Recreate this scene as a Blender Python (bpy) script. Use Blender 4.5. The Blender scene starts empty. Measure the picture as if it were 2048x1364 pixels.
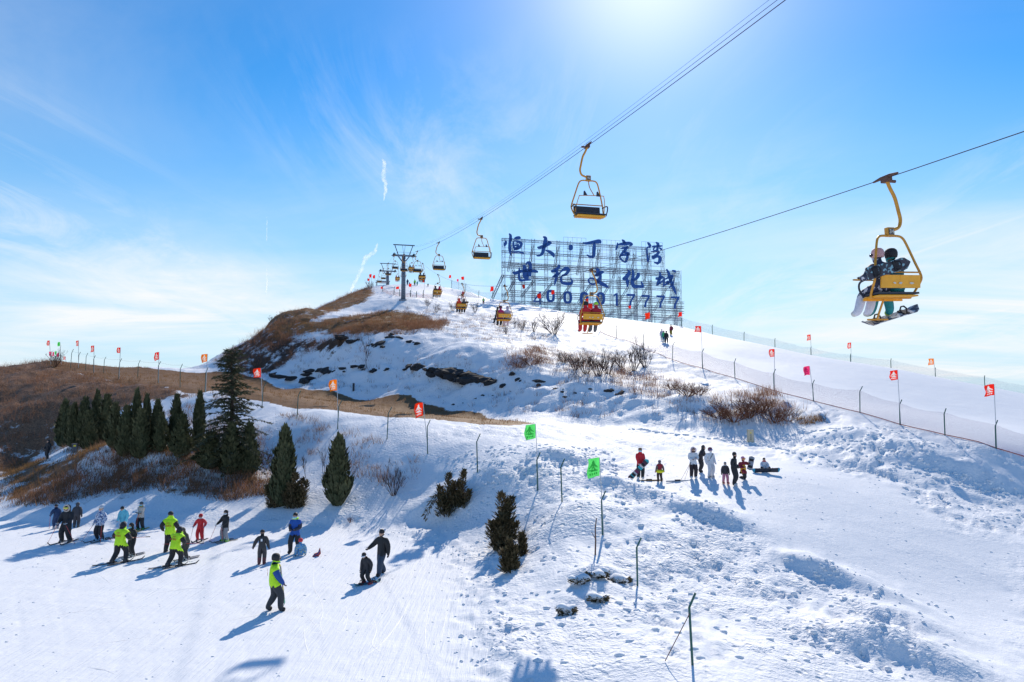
import bpy, bmesh, math, random
import numpy as np
from mathutils import Vector, Matrix, Quaternion

SC = bpy.context.scene
COL = SC.collection
R = math.radians

# ---------------------------------------------------------------- camera
CAM_Z = 7.2
FPX = 1365.0                       # focal length in pixels of the 2048 px wide photograph
PITCH = math.atan2(108.0, FPX)     # camera tilted slightly upwards
cd = bpy.data.cameras.new('camera')
cam = bpy.data.objects.new('camera', cd)
COL.objects.link(cam)
cam.location = (0, 0, CAM_Z)
cam.rotation_euler = (R(90) + PITCH, 0, 0)
cd.sensor_width = 36.0
cd.lens = 36.0 * FPX / 2048.0
cd.clip_start = 0.1
cd.clip_end = 30000
SC.camera = cam

# ---------------------------------------------------------------- light
SUN_EL, SUN_AZ = R(34), R(12)      # azimuth measured from +Y towards +X
SUN = Vector((math.sin(SUN_AZ)*math.cos(SUN_EL), math.cos(SUN_AZ)*math.cos(SUN_EL), math.sin(SUN_EL)))
world = bpy.data.worlds.new('World')
SC.world = world
world.use_nodes = True
def build_world():
    nt = world.node_tree
    N = nt.nodes; L = nt.links
    N.clear()
    out = N.new('ShaderNodeOutputWorld'); bg = N.new('ShaderNodeBackground')
    sky = N.new('ShaderNodeTexSky'); sky.sky_type = 'NISHITA'
    sky.sun_disc = False
    sky.sun_elevation = SUN_EL; sky.sun_rotation = SUN_AZ
    sky.altitude = 50; sky.air_density = 1.0; sky.dust_density = 0.12; sky.ozone_density = 2.5
    hs = N.new('ShaderNodeHueSaturation'); hs.inputs['Saturation'].default_value = 1.6
    hs.inputs['Value'].default_value = 1.28
    L.new(sky.outputs[0], hs.inputs['Color'])
    # thin cirrus: noise on a cloud sheet high above (direction divided by its height)
    tc = N.new('ShaderNodeTexCoord'); sep = N.new('ShaderNodeSeparateXYZ')
    L.new(tc.outputs['Generated'], sep.inputs[0])
    def M(op, a, b=None, clamp=False):
        m = N.new('ShaderNodeMath'); m.operation = op; m.use_clamp = clamp
        for i, v in enumerate((a, b)):
            if v is None: continue
            if isinstance(v, (int, float)): m.inputs[i].default_value = v
            else: L.new(v, m.inputs[i])
        return m.outputs[0]
    h = M('ADD', M('MAXIMUM', sep.outputs['Z'], 0.0), 0.10)
    u = M('DIVIDE', sep.outputs['X'], h); v = M('DIVIDE', sep.outputs['Y'], h)
    cb = N.new('ShaderNodeCombineXYZ'); L.new(u, cb.inputs[0]); L.new(v, cb.inputs[1])
    mp = N.new('ShaderNodeMapping'); mp.inputs['Scale'].default_value = (0.55, 0.95, 1)
    mp.inputs['Rotation'].default_value = (0, 0, R(-24)); mp.inputs['Location'].default_value = (0.4, 4.4, 0)
    L.new(cb.outputs[0], mp.inputs[0])
    n1 = N.new('ShaderNodeTexNoise'); n1.inputs['Scale'].default_value = 0.75
    n1.inputs['Detail'].default_value = 9; n1.inputs['Roughness'].default_value = 0.62; n1.inputs['Distortion'].default_value = 0.9
    L.new(mp.outputs[0], n1.inputs['Vector'])
    n2 = N.new('ShaderNodeTexNoise'); n2.inputs['Scale'].default_value = 0.33; n2.inputs['Detail'].default_value = 2
    L.new(mp.outputs[0], n2.inputs['Vector'])
    r1 = N.new('ShaderNodeMapRange'); r1.inputs[1].default_value = 0.36; r1.inputs[2].default_value = 0.70
    L.new(n1.outputs[0], r1.inputs[0])
    r2 = N.new('ShaderNodeMapRange'); r2.inputs[1].default_value = 0.40; r2.inputs[2].default_value = 0.62
    L.new(n2.outputs[0], r2.inputs[0])
    hz = N.new('ShaderNodeMapRange'); hz.inputs[1].default_value = 0.58; hz.inputs[2].default_value = 0.12   # more cloud low down
    hz.inputs[3].default_value = 0.06; hz.inputs[4].default_value = 1.0
    L.new(sep.outputs['Z'], hz.inputs[0])
    cl = M('MULTIPLY', M('MULTIPLY', r1.outputs[0], r2.outputs[0]), hz.outputs[0])
    mp2 = N.new('ShaderNodeMapping'); mp2.inputs['Scale'].default_value = (1.5, .42, 1); mp2.inputs['Rotation'].default_value = (0, 0, R(38)); mp2.inputs['Location'].default_value = (-2.3, 5.1, 0)
    L.new(cb.outputs[0], mp2.inputs[0])
    n3 = N.new('ShaderNodeTexNoise'); n3.inputs['Scale'].default_value = 1.5; n3.inputs['Detail'].default_value = 9; n3.inputs['Roughness'].default_value = .68; n3.inputs['Distortion'].default_value = 1.3; L.new(mp2.outputs[0], n3.inputs['Vector'])
    r3 = N.new('ShaderNodeMapRange'); r3.inputs[1].default_value = .46; r3.inputs[2].default_value = .72; L.new(n3.outputs[0], r3.inputs[0])
    n4 = N.new('ShaderNodeTexNoise'); n4.inputs['Scale'].default_value = .5; n4.inputs['Detail'].default_value = 2; L.new(mp2.outputs[0], n4.inputs['Vector'])
    r4 = N.new('ShaderNodeMapRange'); r4.inputs[1].default_value = .44; r4.inputs[2].default_value = .60; L.new(n4.outputs[0], r4.inputs[0])
    hz2 = N.new('ShaderNodeMapRange'); hz2.inputs[1].default_value = .50; hz2.inputs[2].default_value = .30; L.new(sep.outputs['Z'], hz2.inputs[0])
    cl = M('ADD', M('MULTIPLY', cl, 1.5, True), M('MULTIPLY', M('MULTIPLY', r3.outputs[0], r4.outputs[0]), M('MULTIPLY', hz2.outputs[0], .5)), True)
    # pale moist air towards the horizon
    air = N.new('ShaderNodeMapRange'); air.interpolation_type = 'SMOOTHSTEP'
    air.inputs[1].default_value = 0.46; air.inputs[2].default_value = -0.02; air.inputs[3].default_value = 0.0; air.inputs[4].default_value = 0.92
    L.new(sep.outputs['Z'], air.inputs[0])
    m0 = N.new('ShaderNodeMixRGB'); L.new(air.outputs[0], m0.inputs[0]); L.new(hs.outputs[0], m0.inputs[1]); m0.inputs[2].default_value = (4.6, 6.7, 8.4, 1)
    # bright aureole of thin haze round the sun
    dt = N.new('ShaderNodeVectorMath'); dt.operation = 'DOT_PRODUCT'; L.new(tc.outputs['Generated'], dt.inputs[0]); dt.inputs[1].default_value = SUN
    d0 = M('MAXIMUM', dt.outputs['Value'], 0.0)
    glow = M('ADD', M('MULTIPLY', M('POWER', d0, 130.0), 4.0), M('MULTIPLY', M('POWER', d0, 10.0), 1.3))
    gm = N.new('ShaderNodeMixRGB'); gm.blend_type = 'ADD'; gm.inputs[0].default_value = 1.0
    gc = N.new('ShaderNodeCombineXYZ')
    for i, k in enumerate((1.12, .95, .82)): L.new(M('MULTIPLY', glow, k), gc.inputs[i])
    L.new(m0.outputs[0], gm.inputs[1]); L.new(gc.outputs[0], gm.inputs[2]); m0 = gm
    mx = N.new('ShaderNodeMixRGB'); L.new(cl, mx.inputs[0]); L.new(m0.outputs[0], mx.inputs[1])
    mx.inputs[2].default_value = (8.2, 8.5, 8.7, 1)
    L.new(mx.outputs[0], bg.inputs[0])
    bg.inputs[1].default_value = 0.1
    L.new(bg.outputs[0], out.inputs[0])
build_world()
sl = bpy.data.lights.new('sun', 'SUN'); sl.energy = 4.1; sl.angle = R(0.53); sl.color = (1.0, 0.90, 0.75)
so = bpy.data.objects.new('sun', sl); COL.objects.link(so)
so.rotation_euler = (-SUN).to_track_quat('-Z', 'Y').to_euler(); so.location = (0, 0, 120)
vs = SC.view_settings
vs.view_transform = 'Standard'; vs.look = 'None'; vs.exposure = 0.2; vs.gamma = 1.0; vs.use_curve_mapping = False
SC.cycles.use_denoising = True
SC.cycles.max_bounces = 6; SC.cycles.diffuse_bounces = 3; SC.cycles.transparent_max_bounces = 24
SC.cycles.sample_clamp_indirect = 6

# ---------------------------------------------------------------- pixel <-> place
_c, _s = math.cos(PITCH), math.sin(PITCH)
def ray(px, py):
    "direction with unit Y through a pixel of the photograph"
    u = (px - 1024.0)/FPX; v = (682.0 - py)/FPX
    k = _c - v*_s
    return u/k, (_s + v*_c)/k
def P(px, py, Y):
    a, b = ray(px, py)
    return Vector((a*Y, Y, CAM_Z + b*Y))
def pixscale(py, Y):
    "photo pixels per metre at depth Y"
    v = (682.0 - py)/FPX
    return FPX*(_c - v*_s)/Y if False else FPX/(Y*_c + 0)
# ---------------------------------------------------------------- terrain
def hash2(ix, iy, seed):
    h = (ix.astype(np.int64)*374761393 + iy.astype(np.int64)*668265263 + seed*1442695041) & 0xffffffff
    h = ((h ^ (h >> 13))*1274126177) & 0xffffffff
    return ((h ^ (h >> 16)) & 0xffffff)/float(0xffffff)
def noise2(x, y, seed=0):
    "gradient noise, about -1..1"
    ix = np.floor(x); iy = np.floor(y); fx = x-ix; fy = y-iy
    ix = ix.astype(np.int64); iy = iy.astype(np.int64)
    u = fx*fx*fx*(fx*(fx*6-15)+10); v = fy*fy*fy*(fy*(fy*6-15)+10)
    def g(dx, dy):
        a = hash2(ix+dx, iy+dy, seed)*2*np.pi
        return np.cos(a)*(fx-dx) + np.sin(a)*(fy-dy)
    n = (g(0,0)*(1-u)+g(1,0)*u)*(1-v) + (g(0,1)*(1-u)+g(1,1)*u)*v
    return n*1.5
def fbm(x, y, oct=4, seed=0, rough=0.5):
    t = 0; a = 1.0; f = 1.0; s = 0
    for i in range(oct):
        t = t + a*noise2(x*f, y*f, seed+i*17); s += a; a *= rough; f *= 2.03
    return t/s
def sstep(a, b, x):
    t = np.clip((x-a)/(b-a), 0, 1)
    return t*t*(3-2*t)

def worley(x, y, seed=0):
    "distance to the nearest jittered point"
    ix = np.floor(x).astype(np.int64); iy = np.floor(y).astype(np.int64); d = np.full(x.shape, 9.0)
    for dx in (-1, 0, 1):
        for dy in (-1, 0, 1):
            cx = ix+dx; cy = iy+dy
            px = cx + hash2(cx, cy, seed); py = cy + hash2(cx, cy, seed+991)
            d = np.minimum(d, (px-x)**2 + (py-y)**2)
    return np.sqrt(d)

CTRL = []
def cp(*pts):
    for px, py, Y in pts: CTRL.append(tuple(P(px, py, Y)))
def cw(*pts): CTRL.extend(pts)
# lower run, level
cw((-45,-20,.2),(-45,0,.1),(-45,20,0),(-45,36,.1),(-28,-15,0),(-28,8,0),(-28,24,0),(-28,37,0),(-16,-10,0),(-15,12,0),(-14,22,0),(-13,30,0),(-14,37,0),
   (-7,0,0),(-7,14,0),(-6,20,0),(-5,27,0),(-7,34,0),(-2.5,14,0),(-2.2,20,0),(-3,-12,0),(-2.5,26,0),(-3.4,31,.02),(10,-20,-.6),(25,-10,-1.4),(45,0,-2),(8,2,-.4),(20,8,-1.2))
cp((0,1030,41),(150,1046,38.6),(300,1048,38.3),(450,1052,37.6),(600,1046,38.4),(700,1040,38.6),(820,1062,36),(925,1100,32.3),(960,1150,28),(990,1240,22),(1020,1330,18.2))
# bank below the tree row
cp((300,985,42.5),(300,925,46.5),(200,915,48),(400,950,45),(470,955,44.5),(560,1000,41),(680,1003,40),(650,950,44),(760,960,42),(140,960,46),(60,1000,43),
   (130,893,54),(280,905,50),(370,912,48.5),(480,930,47.5),(95,918,60),(30,950,53),(560,940,47.5))
cw((-50,46,1.2),(-60,40,.5),(-75,60,2.5),(-55,56,2.2))
# slope behind the trees, fence line along the field, near fence
cp((410,785,61),(524,816,58),(316,766,71),(237,758,76),(187,747,86),(141,737,90),(594,838,52),(675,859,50),(774,879,46),(855,908,43),(955,945,38),
   (1075,982,34.5),(1124,1004,31),(1205,1070,28.5),(1275,1172,24.5),(1385,1330,17.8),(450,850,56),(330,830,60),(220,810,64),(650,900,47),(700,900,46.3))
cp((300,735,94),(160,727,96),(95,722,92),(430,741,96),(0,752,80),(0,800,70),(0,860,63),(60,760,76),(110,800,67))
cw((-85,80,6),(-100,95,3),(-75,110,8),(-100,125,1),(-62,118,8.5),(-45,112,9.3),(-130,80,0))
# field between fence and hill
cp((600,800,62),(600,776,80),(700,815,60),(850,832,52),(830,806,69),(950,850,48.5),(1080,850,48),(1080,836,58),(1200,858,51),(1000,880,43.5),(1100,900,40),(1300,870,50),(1420,880,50))
# platform and slope to the right
cp((1280,960,37),(1470,968,36),(1560,945,39.2),(1350,920,42),(1501,883,51),(1600,900,47),(1300,992,34.2),(1200,990,33),(1400,1050,30.3),(1550,1060,30.2),(1600,1000,34.8),(1800,1000,37.5),(2000,1000,40),
   (1700,940,43),(1850,925,44),(2048,962,42.5),(1500,1200,23.8),(1700,1200,25.2),(1900,1200,26.6),(2048,1200,27.5),(1700,1345,19),(2000,1345,20.2),(1200,1200,22.6),(1150,1100,27),(1120,1260,20.8),
   (1050,1075,31),(1000,1110,30),(890,1025,37.5),(830,990,40),(960,1010,36.2),(1080,1040,32))
# near piste fence
cp((1992,898,44.7),(1890,871,47.5),(1800,850,50.5),(1720,826,54),(1627,803,59),(1548,782,64),(1470,757,70),(1405,737,75),(1345,720,79),(1233,677,95),(1160,652,105),(1030,622,124),(960,605,138),(880,600,136))
# hill: foot, shaded bank, brow
cp((900,817,67),(750,796,77),(1000,832,62),(1200,846,57.5),(1350,852,54.5),(1480,862,53),(900,760,71.8),(900,700,76),(750,750,81),(750,690,86),(1000,785,66),(1000,728,71),(1120,800,62),(1120,750,67),(1250,815,58.5),(1250,770,63.5),
   (1400,815,57),(1400,780,62),(1540,835,54),(690,668,92),(620,770,86),(1600,850,52.5))
cp((1000,662,92),(900,652,98),(1100,655,98),(1000,632,112),(1150,705,82),(1250,725,77),(1340,760,70),(800,645,104),(850,612,120),(805,598,122),(740,625,118),(600,662,100),(560,702,96),(520,742,92),(640,722,90),
   (540,641,113),(480,692,105),(650,611,132),(700,590,148),(740,574,166),(790,571,178),(850,571,188),(900,577,178),(940,585,168),(1000,600,152),(1080,614,143),(1160,630,136),(1260,642,128),(1365,654,120),(1550,696,108),(1782,739,98),(1970,774,90),(2048,788,87),
   (1330,686,88),(1500,720,88),(1700,775,74),(1900,830,64),(1200,650,112),(920,596,162))
cw((75,80,4),(90,60,0),(70,45,-.5),(95,95,2),(60,110,6),(45,135,12),(25,160,17),(75,140,1),(5,185,24),(-20,215,31),(-50,200,29),(-40,240,22),(-70,170,19),(-62,145,13),(-55,125,9.6),(-90,160,5),(30,200,10),(110,120,-3),(-90,220,5),(0,260,8),(-50,280,6))
CT = np.array(CTRL)
def _fit():
    X, Y, Z = CT.T
    d2 = (X[:,None]-X[None])**2 + (Y[:,None]-Y[None])**2
    A = np.sqrt(d2 + 4.0)
    n = len(X)
    B = np.zeros((n+3, n+3)); B[:n,:n] = A - np.eye(n)*0.22
    B[:n,n] = B[n,:n] = 1; B[:n,n+1] = B[n+1,:n] = X; B[:n,n+2] = B[n+2,:n] = Y
    return np.linalg.solve(B, np.concatenate([Z, [0,0,0]]))
CW = _fit()
def base(X, Y):
    "large shape of the land at world X, Y (arrays)"
    X = np.asarray(X, float); Y = np.asarray(Y, float); sh = X.shape
    x = X.ravel(); y = Y.ravel(); out = np.empty_like(x); n = len(CT)
    for i in range(0, len(x), 20000):
        a = x[i:i+20000, None]; b = y[i:i+20000, None]
        out[i:i+20000] = np.sqrt((a-CT[:,0])**2 + (b-CT[:,1])**2 + 4.0) @ CW[:n] + CW[n] + CW[n+1]*a[:,0] + CW[n+2]*b[:,0]
    d = np.hypot(x, y-90)
    w = sstep(150, 280, d)
    out = out*(1-w) - 9.0*w
    return out.reshape(sh)

# helpers on regions: polylines and polygons in plan
def hit_base(px, py, y0=9.0, y1=250.0):
    a, b = ray(px, py)
    Y = np.arange(y0, y1, 0.2)
    d = base(a*Y, Y) - (CAM_Z + b*Y)
    k = np.argmax(d > 0) if (d > 0).any() else None
    if k is None: return None
    Yk = Y[k]
    return (a*Yk, Yk)
def plan(pts):
    r = []
    for p in pts:
        if len(p) == 3: q = P(*p); r.append((q.x, q.y)); continue
        h = hit_base(*p)
        if h is None: h = (ray(*p)[0]*100, 100)
        r.append(h)
    return np.array(r)
def seg_dist(X, Y, poly, closed=False):
    d = np.full(X.shape, 1e9); n = len(poly)
    for i in range(n if closed else n-1):
        a = poly[i]; b = poly[(i+1) % n]; ex, ey = b-a
        t = np.clip(((X-a[0])*ex + (Y-a[1])*ey)/(ex*ex+ey*ey+1e-9), 0, 1)
        d = np.minimum(d, (X-a[0]-t*ex)**2 + (Y-a[1]-t*ey)**2)
    return np.sqrt(d)
def inside(X, Y, poly):
    c = np.zeros(X.shape, bool); n = len(poly)
    for i in range(n):
        a = poly[i]; b = poly[(i+1) % n]
        if a[1] == b[1]: continue
        m = ((a[1] > Y) != (b[1] > Y)) & (X < (b[0]-a[0])*(Y-a[1])/(b[1]-a[1]) + a[0])
        c ^= m
    return c
def region(X, Y, poly, soft):
    d = seg_dist(X, Y, poly, True)
    s = np.where(inside(X, Y, poly), d, -d)
    return sstep(-soft, soft, s)

# regions read off the photograph, laid on the land
PL_LOW = np.array([(-300,-60),(-300,41.5)] + [tuple(q) for q in plan([(0,1032),(150,1048),(300,1050),(450,1053),(600,1048),(700,1042),(815,1064),(915,1100),(945,1150),(960,1200),(985,1290),(1005,1350)])] + [(-.6,12),(-1,-60)])
PL_FIELD = plan([(95,724),(200,728),(300,737),(430,744),(520,756),(610,778),(740,800),(860,812),(960,826),(1090,848),(1020,852),(900,842),(800,836),(700,826),(600,818),(540,806),(460,792),(400,786),(330,774),(240,766),(190,756),(140,744),(100,732)])
PL_LHILL = np.array([tuple(q) for q in plan([(92,722),(140,738),(240,758),(330,768),(430,786),(500,806),(470,822),(330,800),(280,812),(240,830),(190,855),(110,892),(50,925),(0,945)])] + [(-110,50),(-140,80),(-110,105),(-75,98)])
PL_LVAL = plan([(0,935),(60,915),(110,930),(180,905),(240,905),(200,925),(120,960),(40,1000),(0,1005)])
PL_CAP = plan([(498,676,111),(520,655,118),(535,641,126),(650,611,146),(700,590,160),(738,575,174),(752,586),(735,603),(690,618),(640,638),(600,650),(560,662),(520,672)])     # dry grass on the crown
PL_CAP2 = plan([(515,662),(560,648),(640,640),(700,632),(770,620),(860,632),(880,645),(850,660),(740,672),(700,676),(640,668),(560,682),(505,690),(490,690,107)])
PL_DIRT = plan([(425,741,101),(455,716,106),(480,692,110),(515,658,117),(560,664),(600,668),(700,674),(680,690),(640,700),(600,715),(570,735),(510,758),(470,752)])
PL_BANK = plan([(560,752),(640,690),(690,668),(760,690),(900,705),(1000,730),(1130,752),(1260,775),(1400,795),(1440,825),(1400,848),(1200,845),(1000,830),(900,815),(740,795),(620,778)])
PL_ROUGH = plan([(960,1060),(900,1040),(1000,950),(1090,905),(1200,900),(1260,975),(1330,1010),(1420,1050),(1520,1090),(1650,1170),(1780,1240),(1850,1340),(1800,1360),(1030,1360),(1000,1290),(980,1180)])
PL_PLAT = plan([(1210,975),(1300,930),(1500,915),(1640,930),(1780,975),(1900,1060),(2040,1100),(2040,1350),(1900,1350),(1800,1250),(1650,1150),(1500,1060),(1400,1005),(1290,985)])
PL_RBANK = plan([(1500,890),(1640,870),(1760,850),(1900,890),(2040,925),(2040,1060),(1900,1040),(1750,960),(1620,930)])
PL_PISTE = np.array([tuple(q) for q in plan([(880,598),(960,606),(1030,623),(1160,653),(1233,678),(1345,720),(1405,738),(1470,758),(1548,783),(1627,804),(1720,827),(1800,851),(1890,872),(1992,899),(2047,914)])] +
    [(70,40),(110,70)] + [tuple(P(*q).xy) for q in [(2048,788,87),(1970,774,90),(1782,739,98),(1550,696,108),(1365,654,120),(1160,630,136),(1080,614,143),(1000,600,152),(940,585,168),(850,571,188),(760,572,172)]])
PL_TREES = plan([(95,900),(190,860),(300,830),(440,830),(540,860),(560,980),(480,960),(380,930),(250,920),(130,905)])

PL_LEDGE = plan([(1660,918),(1720,932),(1800,955),(1880,978),(1960,998),(2040,1015)])
MOUNDS = []
def mound(px, py, rx, ry, h, rot=0):
    q = hit_base(px, py)
    MOUNDS.append((q[0], q[1], rx, ry, h, R(rot)))
# ridges pushed up along the edge of the platform; steep on the near side
for a in [(1240,978,1.8,.7,.42,-25),(1315,1002,2.0,.7,.36,-25),(1390,1026,1.8,.7,.42,-30),(1440,1046,1.6,.6,.32,-30),(1610,1135,1.4,.6,.26,-35),(1655,1155,1.2,.5,.2,-35),(1740,1195,1.7,.8,.38,-38),(1800,1245,1.8,.9,.36,-40),
          (1710,1300,2.0,.9,.4,-30),(1830,1320,2.0,1.0,.5,-40),(1120,915,1.8,.8,.35,-10),
          (1800,897,2.2,.8,.42,-25),(1870,925,2.4,.8,.42,-30),(1700,875,2.6,1.1,.35,-15),(1960,955,2.0,.8,.35,-30),
          (300,925,3.2,1.5,.7,0),(215,915,3.2,1.5,.7,0),(400,948,3,1.5,.5,-5),(1190,1185,.9,.55,.26,0),(1165,1160,.7,.4,.24,20),(1215,1160,.8,.4,.24,-10),(1150,1210,.7,.5,.2,30),(900,1010,2.0,1.0,.5,-30),(840,1030,2.0,.8,.3,0)]:
    mound(*a)
SHRUB_WELLS = []
def height(X, Y):
    "finished land surface; returns z and the masks used by the material"
    Z = base(X, Y)
    low = region(X, Y, PL_LOW, .6); field = region(X, Y, PL_FIELD, 1.0); lhill = region(X, Y, PL_LHILL, 2.0)
    plat = region(X, Y, PL_PLAT, 1.2); piste = region(X, Y, PL_PISTE, .8); bank = region(X, Y, PL_BANK, 1.6)
    rough = region(X, Y, PL_ROUGH, 1.2); rb = region(X, Y, PL_RBANK, 1.2); dirt = region(X, Y, PL_DIRT, 2.0)
    cap = np.maximum(region(X, Y, PL_CAP, 1.6), region(X, Y, PL_CAP2, 2.0)); val = region(X, Y, PL_LVAL, 1.2)
    smooth = np.clip(low + plat + piste, 0, 1)
    Z = Z*(1-low) + (Z*.12)*low                       # flatten the lower run
    far = sstep(45, 75, Y)
    for mx, my, rx, ry, h, rot in MOUNDS:
        c, s = math.cos(rot), math.sin(rot)
        dx = (X-mx)*c + (Y-my)*s; dy = -(X-mx)*s + (Y-my)*c
        wob = .55*fbm(X*.9, Y*.9, 3, 5)
        dyn = np.where(dy < 0, dy/(ry*.75), dy/(ry*1.7)) + wob
        Z = Z + h*np.exp(-(dx/rx)**2 - dyn**2)
    dd = seg_dist(X, Y, PL_LEDGE); Z = Z - .26*np.exp(-((dd)/1.1)**2)*sstep(.45, -.45, Y - np.interp(X, PL_LEDGE[:,0], PL_LEDGE[:,1]) + .7*fbm(X/1.8, Y/1.8, 2, 8))*np.clip(.6 + 1.2*fbm(X/3, Y*0+3, 2, 19), .1, 1.2)
    # lumps, trampled snow, footprints
    n_big = fbm(X/7, Y/7, 3, 11); n_mid = fbm(X/1.7, Y/1.7, 3, 23); n_sm = fbm(X/.62, Y/.62, 3, 31)
    rid = 1-np.abs(fbm(X/1.1, Y/1.1, 2, 47))*2
    loose = 1-smooth
    Z = Z + loose*(1-field*.8)*(.12*n_big + (.10+.10*far)*n_mid)
    Z = Z + rough*np.clip(.7 + 1.3*fbm(X/2.6, Y/2.6, 2, 777), .1, 1.6)*(.05*n_sm + .06*np.clip(rid, 0, 1)) + rb*(.10*n_mid + .04*n_sm)
    tramp = np.clip(rough + .8*rb + .7*loose*(Y < 58)*(1-field)*sstep(-4, 6, X-(Y-30)*-.4), 0, 1)*(Y < 70)
    dents = sstep(.42, .12, worley(X/.85, Y/1.1, 3)) + .6*sstep(.40, .12, worley(X/.45, Y/.6, 8))
    Z = Z - tramp*(.125*dents*sstep(-.35, .25, fbm(X/4, Y/4, 2, 205)) - .02)
    hill = loose*sstep(60, 72, Y)*(1-field)
    Z = Z + hill*(.22*fbm(X/3.1, Y/2.3, 4, 61) + .16*np.abs(fbm(X/1.6, Y/1.2, 2, 71)))
    # shaded bank: ledges
    led = fbm(X/5, Y/2.4, 4, 83)
    Z = Z + bank*(.75*np.clip(led, -1, 1) + .35*np.abs(fbm(X/2.2, Y/1.2, 3, 91)))
    Z = Z + dirt*(.5*fbm(X/3, Y/3, 3, 97))
    Z = Z + lhill*(.45*fbm(X/4, Y/4, 4, 101))
    # drift lip along the foot of the bank
    Z = Z + smooth*(.012*fbm(X/1.3, Y/.5, 3, 111) + .05*n_big*(1-low) + .02*n_big*low)
    # ski marks pressed into the runs
    for k, (ang, wl, ln) in enumerate([(-24, .34, 9), (33, .4, 7), (80, .36, 8)]):
        ca, sa = math.cos(R(ang)), math.sin(R(ang))
        a = (X*ca + Y*sa); b_ = (-X*sa + Y*ca)
        bend = .5*noise2(b_/ln*1.3, a/9, 300+k)
        g = noise2((a+bend)/wl, b_/ln, 310+k)
        Z = Z - smooth*(.004 + .003*low)*sstep(.28, .55, g)
    dl = seg_dist(X, Y, PL_LOW[2:-2])
    clod = np.exp(-(dl/1.0)**2)*sstep(-6, 0, X+8)*(Y > 14)
    Z = Z + clod*(.10 + .16*np.clip(fbm(X/.5, Y/.5, 2, 121), -.3, 1))
    return Z, dict(low=low, field=field, lhill=lhill, plat=plat, piste=piste, bank=bank, rough=rough, rb=rb, dirt=dirt, cap=cap, val=val)

def hgt(x, y):
    z, _ = height(np.array([float(x)]), np.array([float(y)]))
    return float(z[0])
_hitc = {}
def ground(px, py, y0=9.0, y1=240.0):
    "place on the finished land seen at a pixel of the photograph"
    k = (px, py, y0)
    if k in _hitc: return _hitc[k].copy()
    a, b = ray(px, py)
    Y = np.arange(y0, y1, 0.35)
    d = height(a*Y, Y)[0] - (CAM_Z + b*Y)
    i = int(np.argmax(d > 0)) if (d > 0).any() else None
    if i is None:
        j = int(np.argmax(d)); q = Vector((a*Y[j], Y[j], 0)); q.z = hgt(q.x, q.y); _hitc[k] = q; return q.copy()
    lo, hi = (Y[i-1], Y[i]) if i > 0 else (Y[0], Y[0]+.01)
    Ys = np.linspace(lo, hi, 24); d = height(a*Ys, Ys)[0] - (CAM_Z + b*Ys)
    j = int(np.argmax(d > 0)) if (d > 0).any() else 23
    q = Vector((a*Ys[j], Ys[j], 0)); q.z = hgt(q.x, q.y)
    _hitc[k] = q
    return q.copy()
# ---------------------------------------------------------------- materials
MATS = {}
class NB:
    "small node-building helper"
    def __init__(s, name):
        s.m = bpy.data.materials.new(name); s.m.use_nodes = True
        s.nt = s.m.node_tree; s.N = s.nt.nodes; s.L = s.nt.links
        s.b = s.N['Principled BSDF']; s.out = s.N['Material Output']
    def set(s, inp, v):
        i = s.b.inputs[inp]
        if hasattr(v, 'is_output') or hasattr(v, 'links'): s.L.new(v, i)
        else: i.default_value = v
    def link(s, sock, v):
        if v is None: return
        if hasattr(v, 'links'): s.L.new(v, sock)
        else: sock.default_value = v
    def math(s, op, a, b=None, clamp=False):
        m = s.N.new('ShaderNodeMath'); m.operation = op; m.use_clamp = clamp
        s.link(m.inputs[0], a)
        if b is not None: s.link(m.inputs[1], b)
        return m.outputs[0]
    def mix(s, f, a, b, mode='MIX'):
        m = s.N.new('ShaderNodeMixRGB'); m.blend_type = mode
        s.link(m.inputs[0], f)
        for i, v in ((1, a), (2, b)):
            if hasattr(v, 'links'): s.L.new(v, m.inputs[i])
            else: m.inputs[i].default_value = (*v[:3], 1)
        return m.outputs[0]
    def noise(s, scale, detail=3, rough=.55, vec=None, dist=0):
        n = s.N.new('ShaderNodeTexNoise'); n.inputs['Scale'].default_value = scale
        n.inputs['Detail'].default_value = detail; n.inputs['Roughness'].default_value = rough; n.inputs['Distortion'].default_value = dist
        if vec is not None: s.L.new(vec, n.inputs['Vector'])
        return n.outputs[0]
    def voro(s, scale, vec=None, feature='F1'):
        n = s.N.new('ShaderNodeTexVoronoi'); n.feature = feature; n.inputs['Scale'].default_value = scale
        if vec is not None: s.L.new(vec, n.inputs['Vector'])
        return n.outputs['Distance']
    def rng(s, v, a, b, c=0., d=1.):
        n = s.N.new('ShaderNodeMapRange'); s.link(n.inputs[0], v)
        for i, x in enumerate((a, b, c, d)): n.inputs[i+1].default_value = x
        return n.outputs[0]
    def coord(s, kind='Object'):
        return s.N.new('ShaderNodeTexCoord').outputs[kind]
    def mapping(s, vec, scale=(1,1,1), rot=(0,0,0)):
        n = s.N.new('ShaderNodeMapping'); s.L.new(vec, n.inputs[0])
        n.inputs['Scale'].default_value = scale; n.inputs['Rotation'].default_value = rot
        return n.outputs[0]
    def attr(s, name):
        n = s.N.new('ShaderNodeAttribute'); n.attribute_name = name
        return n.outputs['Fac']
    def bump(s, h, strength, dist, prev=None):
        n = s.N.new('ShaderNodeBump'); n.inputs['Strength'].default_value = strength; n.inputs['Distance'].default_value = dist
        s.L.new(h, n.inputs['Height'])
        if prev is not None: s.L.new(prev, n.inputs['Normal'])
        return n.outputs[0]

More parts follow.
